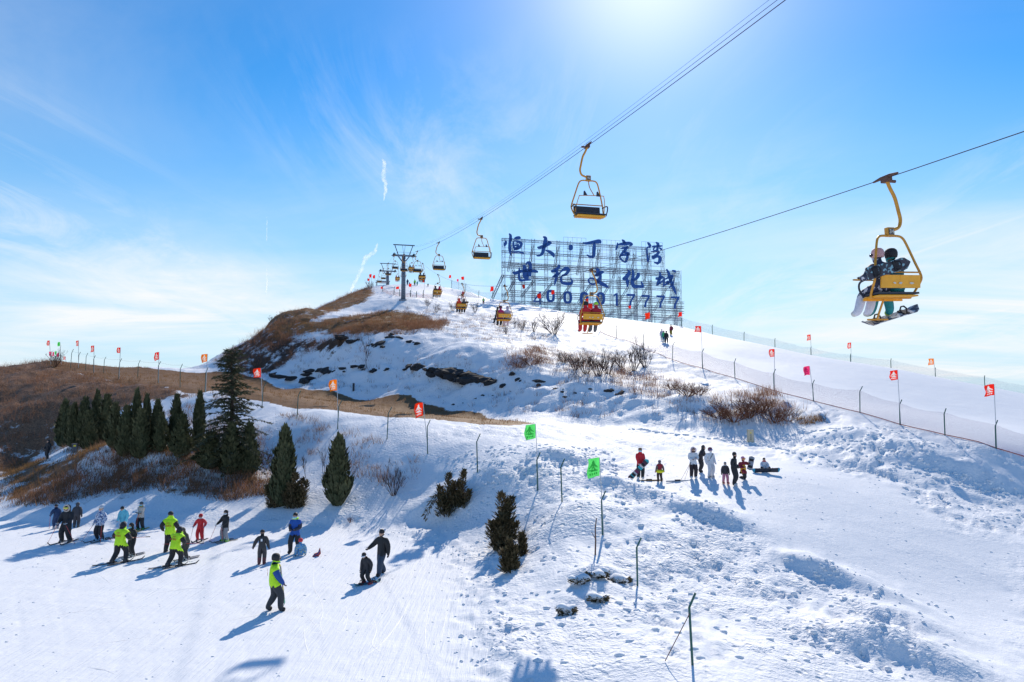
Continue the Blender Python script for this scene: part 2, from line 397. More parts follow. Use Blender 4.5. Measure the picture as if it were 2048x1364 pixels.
def mat(name, col, rough=.6, metal=0., var=.12, scale=6., bump=0., sheen=0., trans=0.):
    "plain material with a little procedural variation in colour and gloss"
    if name in MATS: return MATS[name]
    b = NB(name); v = b.coord()
    n = b.noise(scale, 4, .6, v)
    c = b.mix(b.rng(n, .3, .75), [x*(1-var) for x in col], [min(1, x*(1+var)) for x in col])
    b.set('Base Color', c); b.set('Roughness', b.rng(n, .2, .8, max(.05, rough-.08), min(1, rough+.08)))
    b.b.inputs['Metallic'].default_value = metal
    if bump: b.set('Normal', b.bump(b.noise(scale*4, 3, .6, v), bump, .02))
    if trans:
        tr = b.N.new('ShaderNodeBsdfTranslucent'); b.L.new(c, tr.inputs[0])
        mx = b.N.new('ShaderNodeMixShader'); mx.inputs[0].default_value = trans
        b.L.new(b.b.outputs[0], mx.inputs[1]); b.L.new(tr.outputs[0], mx.inputs[2]); b.L.new(mx.outputs[0], b.out.inputs[0])
    MATS[name] = b.m
    return b.m

def snow_ground():
    b = NB('snow_ground'); geo = b.N.new('ShaderNodeNewGeometry'); pos = geo.outputs['Position']
    A = b.attr
    n_md = b.noise(1.5, 4, .65, pos); n_hi = b.noise(7, 2, .6, pos); vn = A('g_n')
    snow = b.mix(vn, (.82,.835,.88), (.85,.86,.895))
    grass = b.mix(b.rng(n_md, .3, .7), (.155,.080,.036), (.27,.150,.070))
    grass = b.mix(b.math('MULTIPLY', b.rng(n_hi, .45, .7), .6), grass, (.11,.062,.034))
    earth = b.mix(b.rng(n_md, .3, .7), (.045,.028,.022), (.11,.068,.048))
    brush = b.mix(b.rng(n_hi, .3, .7), (.12,.066,.045), (.27,.16,.098))
    brk = b.math('ADD', b.math('MULTIPLY', n_md, .5), b.math('ADD', b.math('MULTIPLY', n_hi, .2), b.math('MULTIPLY', vn, .3)))
    def cover(attr, lo, w=.05):
        return b.rng(b.math('ADD', attr, brk), lo-w, lo+w)
    c = b.mix(cover(A('g_brush'), 1.0), snow, brush)
    c = b.mix(cover(A('g_earth'), 1.0), c, earth)
    c = b.mix(cover(A('g_grass'), 1.0), c, grass)
    b.set('Base Color', c)
    b.set('Roughness', .6)
    b.b.inputs['Specular IOR Level'].default_value = .06
    rough = A('g_rough'); run = A('g_run')
    trk1 = b.noise(1.0, 3, .7, b.mapping(pos, (7, .5, .5), (0, 0, R(-22))))
    h = b.math('ADD', b.math('MULTIPLY', b.math('ADD', b.math('MULTIPLY', n_hi, .55), b.math('MULTIPLY', n_md, .6)), b.math('ADD', b.math('MULTIPLY', rough, .9), .12)), b.math('MULTIPLY', trk1, b.math('MULTIPLY', run, .30)))
    pit = b.math('SUBTRACT', 1.0, b.math('MULTIPLY', b.math('SUBTRACT', 1.0, b.rng(b.voro(2.3, b.mapping(pos, (1.15,.85,1))), .06, .30)), b.rng(n_md, .40, .58)))
    h = b.math('ADD', h, b.math('MULTIPLY', pit, b.math('ADD', b.math('MULTIPLY', rough, .62), b.math('MULTIPLY', run, b.rng(vn, .45, .8, .0, .10)))))
    b.set('Normal', b.bump(h, .9, .17))
    MATS['snow_ground'] = b.m
    return b.m
snow_ground()

# ---------------------------------------------------------------- land mesh
GRID = {}
def build_land():
    nr, nc = 820, 800
    t = np.linspace(math.log(8.0), math.log(330.0), nr)
    Yr = np.exp(t) - 20.0
    Yr = np.concatenate([[-4000,-600,-120,-40], Yr, [340,420,600,1200,4000,15000]])
    s = np.linspace(-1.0, 1.0, nc); s = np.concatenate([[-120,-30,-8,-3,-1.7,-1.25], s, [1.25,1.7,3,8,30,120]])
    W = np.maximum(Yr + 20, 8.0)
    X = W[:,None]*s[None,:]; Y = np.repeat(Yr[:,None], len(s), 1)
    Z, m = height(X, Y)
    R_, C_ = X.shape
    GRID.update(t=t, nr=nr, nc=nc, Z=Z[4:4+nr, 6:6+nc].copy())
    co = np.stack([X, Y, Z], -1)
    du = np.gradient(co, axis=1); dv = np.gradient(co, axis=0)
    nrm = np.cross(du, dv); nrm /= np.linalg.norm(nrm, axis=-1, keepdims=True) + 1e-12
    edge = seg_dist(X, Y, PL_LOW[2:-2])
    steep = sstep(.78, .62, nrm[...,2])
    far = sstep(60, 72, Y)
    hillm = far*(1-m['field'])*(1-m['piste'])
    g_brush = np.clip(m['lhill']*.60 + m['val']*.60 + m['cap']*.46 + hillm*(.16 + .06*fbm(X/9, Y/9, 2, 7)) + region(X, Y, PL_TREES, 1.5)*.36, 0, 1)
    tree_bank = region(X, Y, plan([(0,1010),(100,960),(220,925),(330,935),(480,965),(540,985),(450,1010),(300,1000),(150,1020)]), 1.2)
    g_brush = np.maximum(g_brush, tree_bank*.44)
    g_brush *= (1-m['low'])
    g_earth = np.clip(m['dirt']*.57 + m['bank']*(.30*steep + .05), 0, 1)
    g_grass = np.clip(m['field']*.95 + m['cap']*.60 + m['val']*.35, 0, 1)
    g_run = np.clip(m['low'] + m['plat']*.8 + m['piste'], 0, 1)
    g_rough = np.clip(1 - g_run - m['field']*.5, 0.0, 1)*(.55 + .45*m['rough'] + .2*hillm)*np.clip(.75 + 1.3*fbm(X/3.2, Y/3.2, 2, 555), .12, 1.5)
    reg = np.full(X.shape, 0)                    # 0 open snow slope
    reg[(Y > 58) & (Y < 330)] = 1                # 1 hill
    reg[(m['lhill'] > .5)] = 2
    reg[(m['field'] > .5)] = 3
    reg[(m['piste'] > .5)] = 4
    reg[(m['plat'] > .5)] = 5
    reg[(m['low'] > .5)] = 6
    names = ['snowy_ground', 'hill', 'brush_slope', 'grass_field', 'upper_ski_run', 'snow_platform', 'lower_ski_run']
    fr = reg[:-1,:-1]
    idx = np.arange(R_*C_).reshape(R_, C_)
    quads = np.stack([idx[:-1,:-1], idx[:-1,1:], idx[1:,1:], idx[1:,:-1]], -1)
    cof = co.reshape(-1,3); nf = nrm.reshape(-1,3)
    g_n = np.clip(.5 + .8*fbm(X/1.9, Y/1.9, 4, 401), 0, 1)
    at = dict(g_n=g_n, g_brush=g_brush, g_earth=g_earth, g_grass=g_grass, g_run=g_run, g_rough=g_rough)
    objs = {}
    for k, nm in enumerate(names):
        q = quads[fr == k]
        if not len(q): continue
        used, inv = np.unique(q, return_inverse=True)
        q2 = inv.reshape(-1,4)
        me = bpy.data.meshes.new(nm)
        me.vertices.add(len(used)); me.vertices.foreach_set('co', cof[used].astype(np.float32).ravel())
        me.loops.add(q2.size); me.loops.foreach_set('vertex_index', q2.astype(np.int32).ravel())
        me.polygons.add(len(q2)); me.polygons.foreach_set('loop_start', np.arange(0, q2.size, 4, dtype=np.int32))
        me.update(calc_edges=True)
        me.polygons.foreach_set('use_smooth', np.ones(len(q2), bool))
        for an, av in at.items():
            a = me.attributes.new(an, 'FLOAT', 'POINT'); a.data.foreach_set('value', av.ravel()[used].astype(np.float32))
        me.normals_split_custom_set_from_vertices(nf[used].tolist())
        me.materials.append(MATS['snow_ground'])
        o = bpy.data.objects.new(nm, me); COL.objects.link(o); o['kind'] = 'structure'
        objs[nm] = o
    return objs
LAND = build_land()
def hgt(x, y):
    "height of the finished land, read back from the built grid"
    g = GRID; r = float(np.interp(math.log(max(y+20, 8.0)), g['t'], np.arange(g['nr']))); c = (x/(y+20) + 1)/2*(g['nc']-1)
    c = min(max(c, 0), g['nc']-1.001); r = min(max(r, 0), g['nr']-1.001); i = int(r); j = int(c); a = r-i; b = c-j; Z = g['Z']
    return float((Z[i,j]*(1-b)+Z[i,j+1]*b)*(1-a) + (Z[i+1,j]*(1-b)+Z[i+1,j+1]*b)*a)
def height_at(x, y):
    g = GRID; r = np.interp(np.log(np.maximum(y+20, 8.0)), g['t'], np.arange(g['nr'])); c = (x/(y+20) + 1)/2*(g['nc']-1)
    c = np.clip(c, 0, g['nc']-1.001); r = np.clip(r, 0, g['nr']-1.001); i = r.astype(int); j = c.astype(int); a = r-i; b = c-j; Z = g['Z']
    return (Z[i,j]*(1-b)+Z[i,j+1]*b)*(1-a) + (Z[i+1,j]*(1-b)+Z[i+1,j+1]*b)*a
def ground(px, py, y0=9.0, y1=240.0):
    "place on the finished land seen at a pixel of the photograph"
    a, b = ray(px, py); Y = np.arange(y0, y1, 0.06)
    d = height_at(a*Y, Y) - (CAM_Z + b*Y)
    j = int(np.argmax(d > 0)) if (d > 0).any() else int(np.argmax(d))
    q = Vector((a*Y[j], Y[j], 0)); q.z = hgt(q.x, q.y)
    return q
# ---------------------------------------------------------------- building helpers
class MB:
    "collects shapes into one mesh"
    def __init__(s): s.v = []; s.f = []; s.mi = []; s.m = 0
    def add(s, v, f):
        o = len(s.v); s.v.extend([tuple(p) for p in v]); s.f.extend([tuple(i+o for i in q) for q in f]); s.mi.extend([s.m]*len(f))
    def box(s, c, size, rot=None, taper=1.0):
        x, y, z = [k/2 for k in size]; c = Vector(c)
        pts = [Vector((a*x*(taper if d > 0 else 1), b*y*(taper if d > 0 else 1), d*z)) for d in (-1,1) for a, b in ((-1,-1),(1,-1),(1,1),(-1,1))]
        if rot is not None: pts = [rot @ p for p in pts]
        s.add([p+c for p in pts], [(3,2,1,0),(4,5,6,7),(0,1,5,4),(1,2,6,5),(2,3,7,6),(3,0,4,7)])
    def bar(s, a, b, w, h=None, up=(0,0,1)):
        a = Vector(a); b = Vector(b); d = b-a; L = d.length
        if L < 1e-6: return
        d.normalize(); u = Vector(up)
        if abs(d.dot(u)) > .97: u = Vector((0,1,0)) if abs(d.y) < .9 else Vector((1,0,0))
        x = d.cross(u).normalized(); y = x.cross(d).normalized()
        m = Matrix((x, d, y)).transposed()
        s.box((a+b)/2, (w, L, h or w), m)
    def tube(s, pts, r, n=6, cap=True):
        pts = [Vector(p) for p in pts]; k = len(pts)
        rs = r if isinstance(r, (list, tuple)) else [r]*k
        base = len(s.v); t0 = (pts[1]-pts[0]).normalized()
        u = t0.cross(Vector((0,0,1)));  u = u.normalized() if u.length > .05 else t0.cross(Vector((1,0,0))).normalized()
        V = []
        for i in range(k):
            t = (pts[min(i+1,k-1)]-pts[max(i-1,0)])
            t = t.normalized() if t.length > 1e-9 else t0
            u = (u - t*u.dot(t)); u = u.normalized() if u.length > 1e-6 else t.orthogonal().normalized()
            w = t.cross(u)
            for j in range(n):
                a = 2*math.pi*j/n
                V.append(pts[i] + (u*math.cos(a) + w*math.sin(a))*rs[i])
        F = []
        for i in range(k-1):
            for j in range(n):
                a = i*n+j; b = i*n+(j+1)%n
                F.append((a, b, b+n, a+n))
        if cap and n > 2:
            F.append(tuple(range(n))[::-1]); F.append(tuple((k-1)*n+j for j in range(n)))
        s.add(V, F)
    def lathe(s, prof, n=12, c=(0,0,0), rot=None, squash=(1,1)):
        V = []; F = []; c = Vector(c)
        for r, z in prof:
            for j in range(n):
                a = 2*math.pi*j/n; p = Vector((r*math.cos(a)*squash[0], r*math.sin(a)*squash[1], z))
                if rot is not None: p = rot @ p
                V.append(p+c)
        for i in range(len(prof)-1):
            for j in range(n):
                a = i*n+j; b = i*n+(j+1)%n; F.append((a, b, b+n, a+n))
        F.append(tuple(range(n))[::-1]); F.append(tuple((len(prof)-1)*n+j for j in range(n)))
        s.add(V, F)
    def ball(s, c, r, n=10, k=6, rot=None):
        "ellipsoid"
        rx, ry, rz = r if isinstance(r, (list, tuple)) else (r, r, r)
        V = []; F = []; c = Vector(c)
        for i in range(k+1):
            t = math.pi*i/k
            for j in range(n):
                a = 2*math.pi*j/n; p = Vector((rx*math.sin(t)*math.cos(a), ry*math.sin(t)*math.sin(a), rz*math.cos(t)))
                V.append((rot @ p if rot is not None else p) + c)
        for i in range(k):
            for j in range(n):
                a = i*n+j; b = i*n+(j+1)%n
                if i == 0: F.append((a, a+n, b+n))
                elif i == k-1: F.append((a, a+n, b))
                else: F.append((a, a+n, b+n, b))
        s.add(V, F)
    def prism(s, poly, d0, d1, fn):
        "extrude a flat outline; fn(x, y, d) -> point"
        n = len(poly)
        V = [fn(x, y, d0) for x, y in poly] + [fn(x, y, d1) for x, y in poly]
        F = [tuple(range(n)), tuple(range(2*n-1, n-1, -1))] + [(i, (i+1)%n, n+(i+1)%n, n+i)[::-1] for i in range(n)]
        s.add(V, F)
    def mesh(s, name, mats, smooth=False):
        me = bpy.data.meshes.new(name); me.from_pydata(s.v, [], s.f)
        if not isinstance(mats, (list, tuple)): mats = [mats]
        for m in mats: me.materials.append(m)
        if len(mats) > 1: me.polygons.foreach_set('material_index', np.array(s.mi, np.int32))
        if smooth: me.polygons.foreach_set('use_smooth', np.ones(len(me.polygons), bool))
        me.update()
        return me
    def build(s, name, mats, parent=None, smooth=False):
        return put(name, s.mesh(name, mats, smooth), parent)
def put(name, me, parent=None, loc=None, rot=None):
    o = bpy.data.objects.new(name, me); COL.objects.link(o)
    if parent is not None: o.parent = parent
    if loc is not None: o.location = loc
    if rot is not None: o.rotation_euler = rot
    return o
def tag(o, label=None, cat=None, group=None, kind=None):
    if label: o['label'] = label
    if cat: o['category'] = cat
    if group: o['group'] = group
    if kind: o['kind'] = kind
    return o
def thing(name, label, cat, loc=(0,0,0), rotz=0.0, group=None):
    o = bpy.data.objects.new(name, None); COL.objects.link(o)
    o.empty_display_size = .2; o.location = loc; o.rotation_euler = (0, 0, rotz)
    return tag(o, label, cat, group)
def children_of(o): return [c for c in bpy.data.objects if c.parent == o]
KIDS = {}
def copy_tree(src, kids):
    "copy of a thing with copies of its parts (kids: nested list [(obj, [kids])])"
    c = src.copy(); COL.objects.link(c)
    def rec(parent, ks):
        for o, kk in ks:
            d = o.copy(); COL.objects.link(d); d.parent = parent; rec(d, kk)
    rec(c, kids)
    return c
ORD = ['first','second','third','fourth','fifth','sixth','seventh','eighth','ninth','tenth','eleventh','twelfth','thirteenth','fourteenth','fifteenth','sixteenth','seventeenth','eighteenth','nineteenth','twentieth']
def rz(a): return Matrix.Rotation(a, 3, 'Z')
def spline(pts, n=6):
    "Catmull-Rom through points"
    P_ = [Vector(p) for p in pts]; out = []
    for i in range(len(P_)-1):
        p0 = P_[max(i-1,0)]; p1 = P_[i]; p2 = P_[i+1]; p3 = P_[min(i+2, len(P_)-1)]
        for j in range(n):
            t = j/n
            out.append(.5*((2*p1) + (p2-p0)*t + (2*p0-5*p1+4*p2-p3)*t*t + (3*p1-p0-3*p2+p3)*t**3))
    out.append(P_[-1])
    return out
# ---------------------------------------------------------------- chairlift
YEL = mat('chair_yellow_paint', (.60,.27,.02), .45, 0, .18, 9)
YELP = mat('panel_yellow_paint', (.82,.37,.015), .42, 0, .12, 5)
DKM = mat('dark_steel', (.045,.05,.065), .5, .6, .2, 8)
GRY = mat('grey_galvanised_steel', (.20,.24,.30), .5, .3, .15, 3)
SEATM = mat('charcoal_seat_vinyl', (.03,.034,.05), .6, 0, .2, 10)
RUST = mat('rusty_grip_steel', (.14,.07,.05), .7, .2, .3, 12)
CABLE = mat('steel_rope', (.035,.04,.05), .8, 0, .1, 2)
CHIP = mat('chipped_paint', (.65,.62,.55), .7)
GREENC = mat('green_sheathed_cable', (.05,.16,.16), .6)

LX = lambda Y: 8.0 - .24*(Y-14.3)          # uphill line
LXL = lambda Y: 2.70 - .243*(Y-23)         # downhill line
_ru = np.array([(-30,10.6)] + [(P(*q).y, P(*q).z) for q in [(1782,352,14.3),(1180,543,32),(1001,571,50),(920,566,69),(874,549,88),(845,527,107)]] + [(122,32.6)])
_rl = np.array([(-30,12.0)] + [(P(*q).y, P(*q).z) for q in [(1565,0,12.4),(1180,285,23),(957,436,41.7),(876,486,63),(833,503,80.5)]] + [(122,32.6)])
_pu = np.polyfit(_ru[:,0], _ru[:,1], 4); _pl = np.polyfit(_rl[:,0], _rl[:,1], 3)
T1Y, T2Y, T3Y = 122.0, 172.0, 196.0
_z1 = {0: float(np.polyval(_pu, T1Y)), 1: float(np.polyval(_pl, T1Y))}
def rope_z(Y, side):
    if Y <= T1Y: return float(np.polyval(_pu if side == 0 else _pl, Y))
    za = _z1[side]; zb = 38.9
    if Y <= T2Y:
        t = (Y-T1Y)/(T2Y-T1Y); return za + (zb-za)*t - 1.0*4*t*(1-t)*.5
    t = (Y-T2Y)/(T3Y-T2Y); return zb + 1.0*t
def rope_p(Y, side): return Vector((LX(Y) if side == 0 else LXL(Y), Y, rope_z(Y, side)))
HEAD = math.atan2(.24, 1)                  # line runs slightly to the left going uphill (rotation about Z)
for side, lab in ((0, 'steel haul rope of the uphill side with riders, dropping from the right edge'), (1, 'steel haul rope of the downhill side carrying the empty chairs')):
    b = MB(); b.tube([rope_p(y, side) for y in list(np.linspace(-14, T1Y, 60)) + list(np.linspace(T1Y+2, T3Y, 24))], .0095, 6)
    tag(b.build('haul_rope', CABLE, None, True), lab, 'cable')
for k, (off0, off1, m, r, lab) in enumerate([(.16, 1.75, CABLE, .006, 'dark signal cable just above the downhill haul rope'), (.29, 1.95, GREENC, .004, 'thin green signal cable, topmost of the lift lines')]):
    b = MB(); pts = []
    for y in np.linspace(-6, T1Y, 50):
        t = max(0, (y-23)/(T1Y-23)); p = rope_p(y, 1); p.z += off0 + (off1-off0)*t*t; p.x += .05 + 2.8*t*t*t; pts.append(p)
    b.tube(pts, r, 5); tag(b.build('signal_cable', m, None, True), lab, 'cable')

def lift_tower(Y, label, mast_h, detail=True):
    X = (LX(Y)+LXL(Y))/2; zr = (rope_z(Y,0)+rope_z(Y,1))/2; half = (LX(Y)-LXL(Y))/2
    zb = hgt(X, Y) - .3; t = thing('lift_tower', label, 'lift tower', (X, Y, zb), HEAD)
    H = zr - zb - .35
    b = MB(); b.tube([(0,0,0),(0,0,H)], [.42,.34], 14); b.lathe([(.75,0),(.75,.32),(.45,.32)], 14); b.build('mast', GRY, t, True)
    b = MB(); b.bar((-half-.25,0,H+.12),(half+.25,0,H+.12), .26, .3); b.bar((-.33,0,H-.9),(-1.0,0,H), .2); b.bar((.33,0,H-.9),(1.0,0,H), .2); b.build('cross_arm', GRY, t)
    for s in (-1, 1):
        b = MB(); x = s*half
        b.bar((x-.16,-1.2,H+.2),(x-.16,1.2,H+.2), .07, .16); b.bar((x+.16,-1.2,H+.2),(x+.16,1.2,H+.2), .07, .16)
        b.bar((x-.5,-.9,H-.12),(x+.5,-.9,H-.12), .4, .06); b.build('sheave_frame', DKM, t)
        for y in (-.9,-.3,.3,.9):
            b = MB(); b.lathe([(.06,-.06),(.24,-.06),(.24,-.03),(.2,0),(.24,.03),(.24,.06),(.06,.06)], 12, (x, y, H+.2), Matrix.Rotation(R(90),3,'Y')); b.build('sheave_wheel', DKM, t)
        b = MB(); b.bar((s*1.0,0,H+.25),(s*1.62,0,H+2.0), .13); b.build('frame_strut', DKM, t)
        b = MB(); b.bar((0,0,H+.2),(s*.25,0,H+1.95), .05); b.build('frame_tie', DKM, t)
    b = MB(); b.bar((-half-.15,0,H+2.06),(half+.2,0,H+2.06), .15, .16); b.build('top_beam', DKM, t)
    b = MB(); b.bar((half*.7,.05,H+.35),(half*.7,.05,H+1.1), .03); b.bar((-half*.7,.05,H+.35),(-half*.7,.05,H+1.1), .03); b.bar((-half*.7,.05,H+.75),(half*.7,.05,H+.75), .03); b.build('maintenance_rail', DKM, t)
    b = MB()
    for i in range(int(H/.4)): b.bar((-.15,-.45,.5+i*.4),(.15,-.45,.5+i*.4), .03)
    b.bar((-.15,-.45,.5),(-.15,-.45,H-.2), .03); b.bar((.15,-.45,.5),(.15,-.45,H-.2), .03); b.build('ladder', DKM, t)
    return t
lift_tower(T1Y, 'tall grey lift tower standing on the snowy hillside below the summit', 9)
lift_tower(T2Y, 'smaller far lift tower on the summit behind the tall tower', 6)
# drive frame of the top station
X3 = (LX(T3Y)+LXL(T3Y))/2
t = thing('lift_station', 'low steel frame of the top lift station beyond the far tower', 'lift station', (X3, T3Y, hgt(X3, T3Y)-.2), HEAD)
Hs = rope_z(T3Y, 0) - t.location.z
for x in (-1.7, 1.7):
    for y in (-1.4, 1.4): b = MB(); b.bar((x,y,0),(x,y,Hs), .16); b.build('post', RUST, t)
b = MB(); b.bar((-2,-1.4,Hs),(2,-1.4,Hs), .18); b.bar((-2,1.4,Hs),(2,1.4,Hs), .18); b.bar((0,-1.6,Hs),(0,1.6,Hs), .18); b.build('top_frame', DKM, t)
b = MB(); b.lathe([(.2,-.1),(1.6,-.1),(1.6,.1),(.2,.1)], 24, (0,0,Hs-.12)); b.build('bull_wheel', GRY, t)
# --- chair: origin on the rope, riders face +Y, outer side +X
def mk_chair_parts():
    D = {}
    b = MB(); b.tube([(0,-.34,.015),(0,-.12,.03),(0,.12,.03),(0,.34,.015)], [.02,.04,.04,.02], 8); b.box((.02,0,-.03),(.12,.2,.1)); b.tube([(0,0,-.05),(.24,0,-.06)], .035, 8); D['grip'] = b.mesh('grip', RUST)
    path = spline([(.03,0,-.05),(.10,0,-.22),(.20,0,-.42),(.27,0,-.72),(.30,0,-.90),(.25,0,-1.05),(.12,0,-1.11),(-.02,0,-1.12)], 4)
    b = MB(); b.tube(path, .036, 8); D['hanger'] = b.mesh('hanger', YEL, True)
    b = MB(); b.box((0,0,-1.17),(.16,.10,.19)); D['clamp'] = b.mesh('clamp', YEL)
    b = MB(); b.box((0,0,-1.17),(.13,.124,.13)); D['plate'] = b.mesh('number_plate', mat('number_plate_dark', (.10,.09,.085), .6))
    half = [(0,0,-1.25),(.20,0,-1.25),(.30,-.01,-1.29),(.37,-.03,-1.42),(.50,-.10,-1.85),(.575,-.15,-2.12),(.575,-.12,-2.25),(.54,.02,-2.45),(.50,.10,-2.56)]
    full = [(-x,y,z) for x, y, z in half[::-1]] + half[1:]
    b = MB(); b.tube(spline(full, 3), .025, 8); b.bar((-.5,.10,-2.56),(.5,.10,-2.56), .05); D['frame'] = b.mesh('frame', YEL, False)
    b = MB(); b.tube([(-.55,-.17,-2.06),(.55,-.17,-2.06)], .018, 6); D['rail'] = b.mesh('back_rail', YEL)
    b = MB(); b.box((-.245,-.2,-2.26),(.48,.03,.27), Matrix.Rotation(R(6),3,'X')); b.box((.245,-.2,-2.26),(.48,.03,.27), Matrix.Rotation(R(6),3,'X')); b.bar((0,-.225,-2.13),(0,-.19,-2.40), .05, .02)
    b.m = 1
    random.seed(4)
    for i in range(3):
        x = random.uniform(-.3,.3); b.prism([(x+random.uniform(.02,.07)*math.cos(a), -2.3+random.uniform(.012,.03)*math.sin(a)) for a in np.linspace(0, 2*math.pi, 8)[:-1]], -.2225, -.2195, lambda x, y, d: (x, d-(y+2.26)*-.105, y))
    D['back'] = b.mesh('back_panel', [YELP, CHIP])
    b = MB(); b.box((0,-.165,-2.26),(.94,.045,.27), Matrix.Rotation(R(6),3,'X')); D['backpad'] = b.mesh('back_cushion', SEATM)
    b = MB(); b.box((0,.09,-2.49),(1.02,.46,.04)); D['seat'] = b.mesh('seat_cushion', SEATM)
    b = MB(); b.box((0,.09,-2.545),(.98,.44,.03)); b.bar((-.49,.32,-2.58),(.49,.32,-2.58), .04, .05); D['pan'] = b.mesh('seat_pan', YELP)
    for s, k in ((-1,'armL'),(1,'armR')):
        b = MB(); b.tube(spline([(s*.56,-.14,-2.16),(s*.575,.12,-2.17),(s*.575,.30,-2.22),(s*.56,.34,-2.36),(s*.54,.25,-2.54)], 4), .022, 6); D[k] = b.mesh('armrest', SEATM, True)
    b = MB(); b.tube(spline([(-.53,.1,-2.4),(-.52,.18,-2.1),(-.48,.22,-1.87),(-.40,.23,-1.83),(.34,.23,-1.86),(.42,.22,-1.90),(.50,.16,-2.2),(.53,.1,-2.42)], 3), .014, 6)
    b.tube(spline([(0,.02,-1.28),(.0,.10,-1.5),(-.06,.19,-1.7),(-.12,.23,-1.83)], 3), .018, 6); D['bar_up'] = b.mesh('safety_bar', YEL, True)
    for x, k in ((-.27,'finL'),(.2,'finR')): b = MB(); b.prism([(x-.07,-1.85),(x+.06,-1.85),(x+.05,-1.70),(x+.03,-1.69)], .2, .27, lambda x, y, d: (x, d, y)); D[k] = b.mesh('footrest', DKM)
    b = MB(); b.tube([(0,.3,-2.58),(-.03,.42,-2.85),(-.05,.46,-2.98)], .022, 6); b.tube([(-.30,.46,-2.99),(.22,.46,-2.99)], .02, 6); D['foot_down'] = b.mesh('footrest', YEL)
    b = MB(); b.tube(spline([(-.55,0,-2.2),(-.54,.42,-2.12),(-.48,.5,-2.12),(.48,.5,-2.12),(.54,.42,-2.12),(.55,0,-2.2)], 3), .016, 6); D['bar_down'] = b.mesh('safety_bar', YEL, True)
    return D
CHM = mk_chair_parts()
def txt_mesh(s, size, extr=.002, shear=0):
    cu = bpy.data.curves.new('lettering', 'FONT'); cu.body = s; cu.size = size; cu.extrude = extr; cu.align_x = 'CENTER'; cu.align_y = 'CENTER'; cu.resolution_u = 2; cu.shear = shear
    o = bpy.data.objects.new('tmp', cu); COL.objects.link(o)
    dg = bpy.context.evaluated_depsgraph_get(); me = bpy.data.meshes.new_from_object(o.evaluated_get(dg))
    bpy.data.objects.remove(o); bpy.data.curves.remove(cu)
    return me
def lift_chair(Y, side, label, occupied, number=None, swing=0.0):
    p = rope_p(Y, side)
    t = thing('lift_chair', label, 'lift chair', p, HEAD + (0 if side == 0 else math.pi), 'yellow double chairs on the lift')
    t.rotation_euler[1] = swing
    names = ['grip','hanger','clamp','frame','rail','back','backpad','seat','pan','armL','armR']
    names += ['bar_down','foot_down'] if occupied else ['bar_up','finL','finR']
    for n in names: put(CHM[n].name.split('.')[0], CHM[n], t)
    pl = put('number_plate', CHM['plate'], t)
    if number:
        me = txt_mesh(number, .12); me.materials.append(CHIP)
        put('number', me, pl, (0,-.065,-1.17), (R(90),0,0)); put('number', me, pl, (0,.065,-1.17), (R(90),0,math.pi))
    return t
UP_CH = {}
UPY = [14.3, 32, 50, 69, 88, 107, 125.5, 144, 162]
UPL = ['large yellow lift chair at the right edge of the view carrying two snowboarders',
       'yellow lift chair with two red-jacketed riders in front of the blue sign',
       'yellow lift chair with two riders, pink and lilac, over the snowy hillside', 'yellow lift chair with an orange-red jacketed rider and a dark one over the hill',
       'yellow lift chair with two riders above the snowy brow right of the tall tower', 'yellow lift chair with two dark riders just right of the tall tower', 'small yellow lift chair with two riders hanging right behind the tower head',
       'tiny yellow lift chair half hidden behind the tall tower mast', 'tiny yellow lift chair with two riders between the two towers']
for i, (y, l) in enumerate(zip(UPY, UPL)): UP_CH[i] = lift_chair(y, 0, l, True, '34' if i == 0 else None, R(-2) if i == 0 else 0)
DNY = [23.2, 41.9, 61.5, 80.5, 99.5, 118.5, 138, 157, 176]
DNL = ['empty yellow lift chair high in mid sky, the nearest empty one', 'empty yellow lift chair to the left of the blue sign', 'empty yellow lift chair, third empty one down the line from the sky', 'empty yellow lift chair just right of the tall tower head',
       'empty yellow lift chair hanging beside the tall tower mast on its right', 'empty yellow lift chair hanging under the tall tower head', 'empty yellow lift chair left of the tall tower', 'empty yellow lift chair above the far tower head', 'farthest empty yellow lift chair left of the far tower']
for i, (y, l) in enumerate(zip(DNY, DNL)): lift_chair(y, 1, l, False, '46' if i == 0 else None)
# ---------------------------------------------------------------- big sign on its steel scaffold
SIGNB = mat('sign_blue_paint', (.004,.07,.30), .5, 0, .12, .6)
SCAF = mat('scaffold_steel', (.17,.19,.24), .6, .0, .3, 1.2)
A_ = P(1000, 600, 153); B_ = P(1365, 600, 161)
sd = (B_-A_); sd.z = 0; SL = sd.length; sd.normalize(); sn = Vector((sd.y, -sd.x, 0))   # sn points to the viewer
def on_sign(px, py, d=0.0):
    "point of the sign plane (moved d towards the viewer) seen at a pixel"
    a, b = ray(px, py); O = A_ + sn*d
    Y = (O.x*sn.x + O.y*sn.y)/(a*sn.x + sn.y)
    return Vector((a*Y, Y, CAM_Z + b*Y))
org = A_.copy(); org.z = hgt(A_.x, A_.y) - 4
SIGN = thing('billboard_sign', 'huge blue lettered sign on steel scaffolding behind the upper ski run', 'sign', org)
def loc(p): return p - org
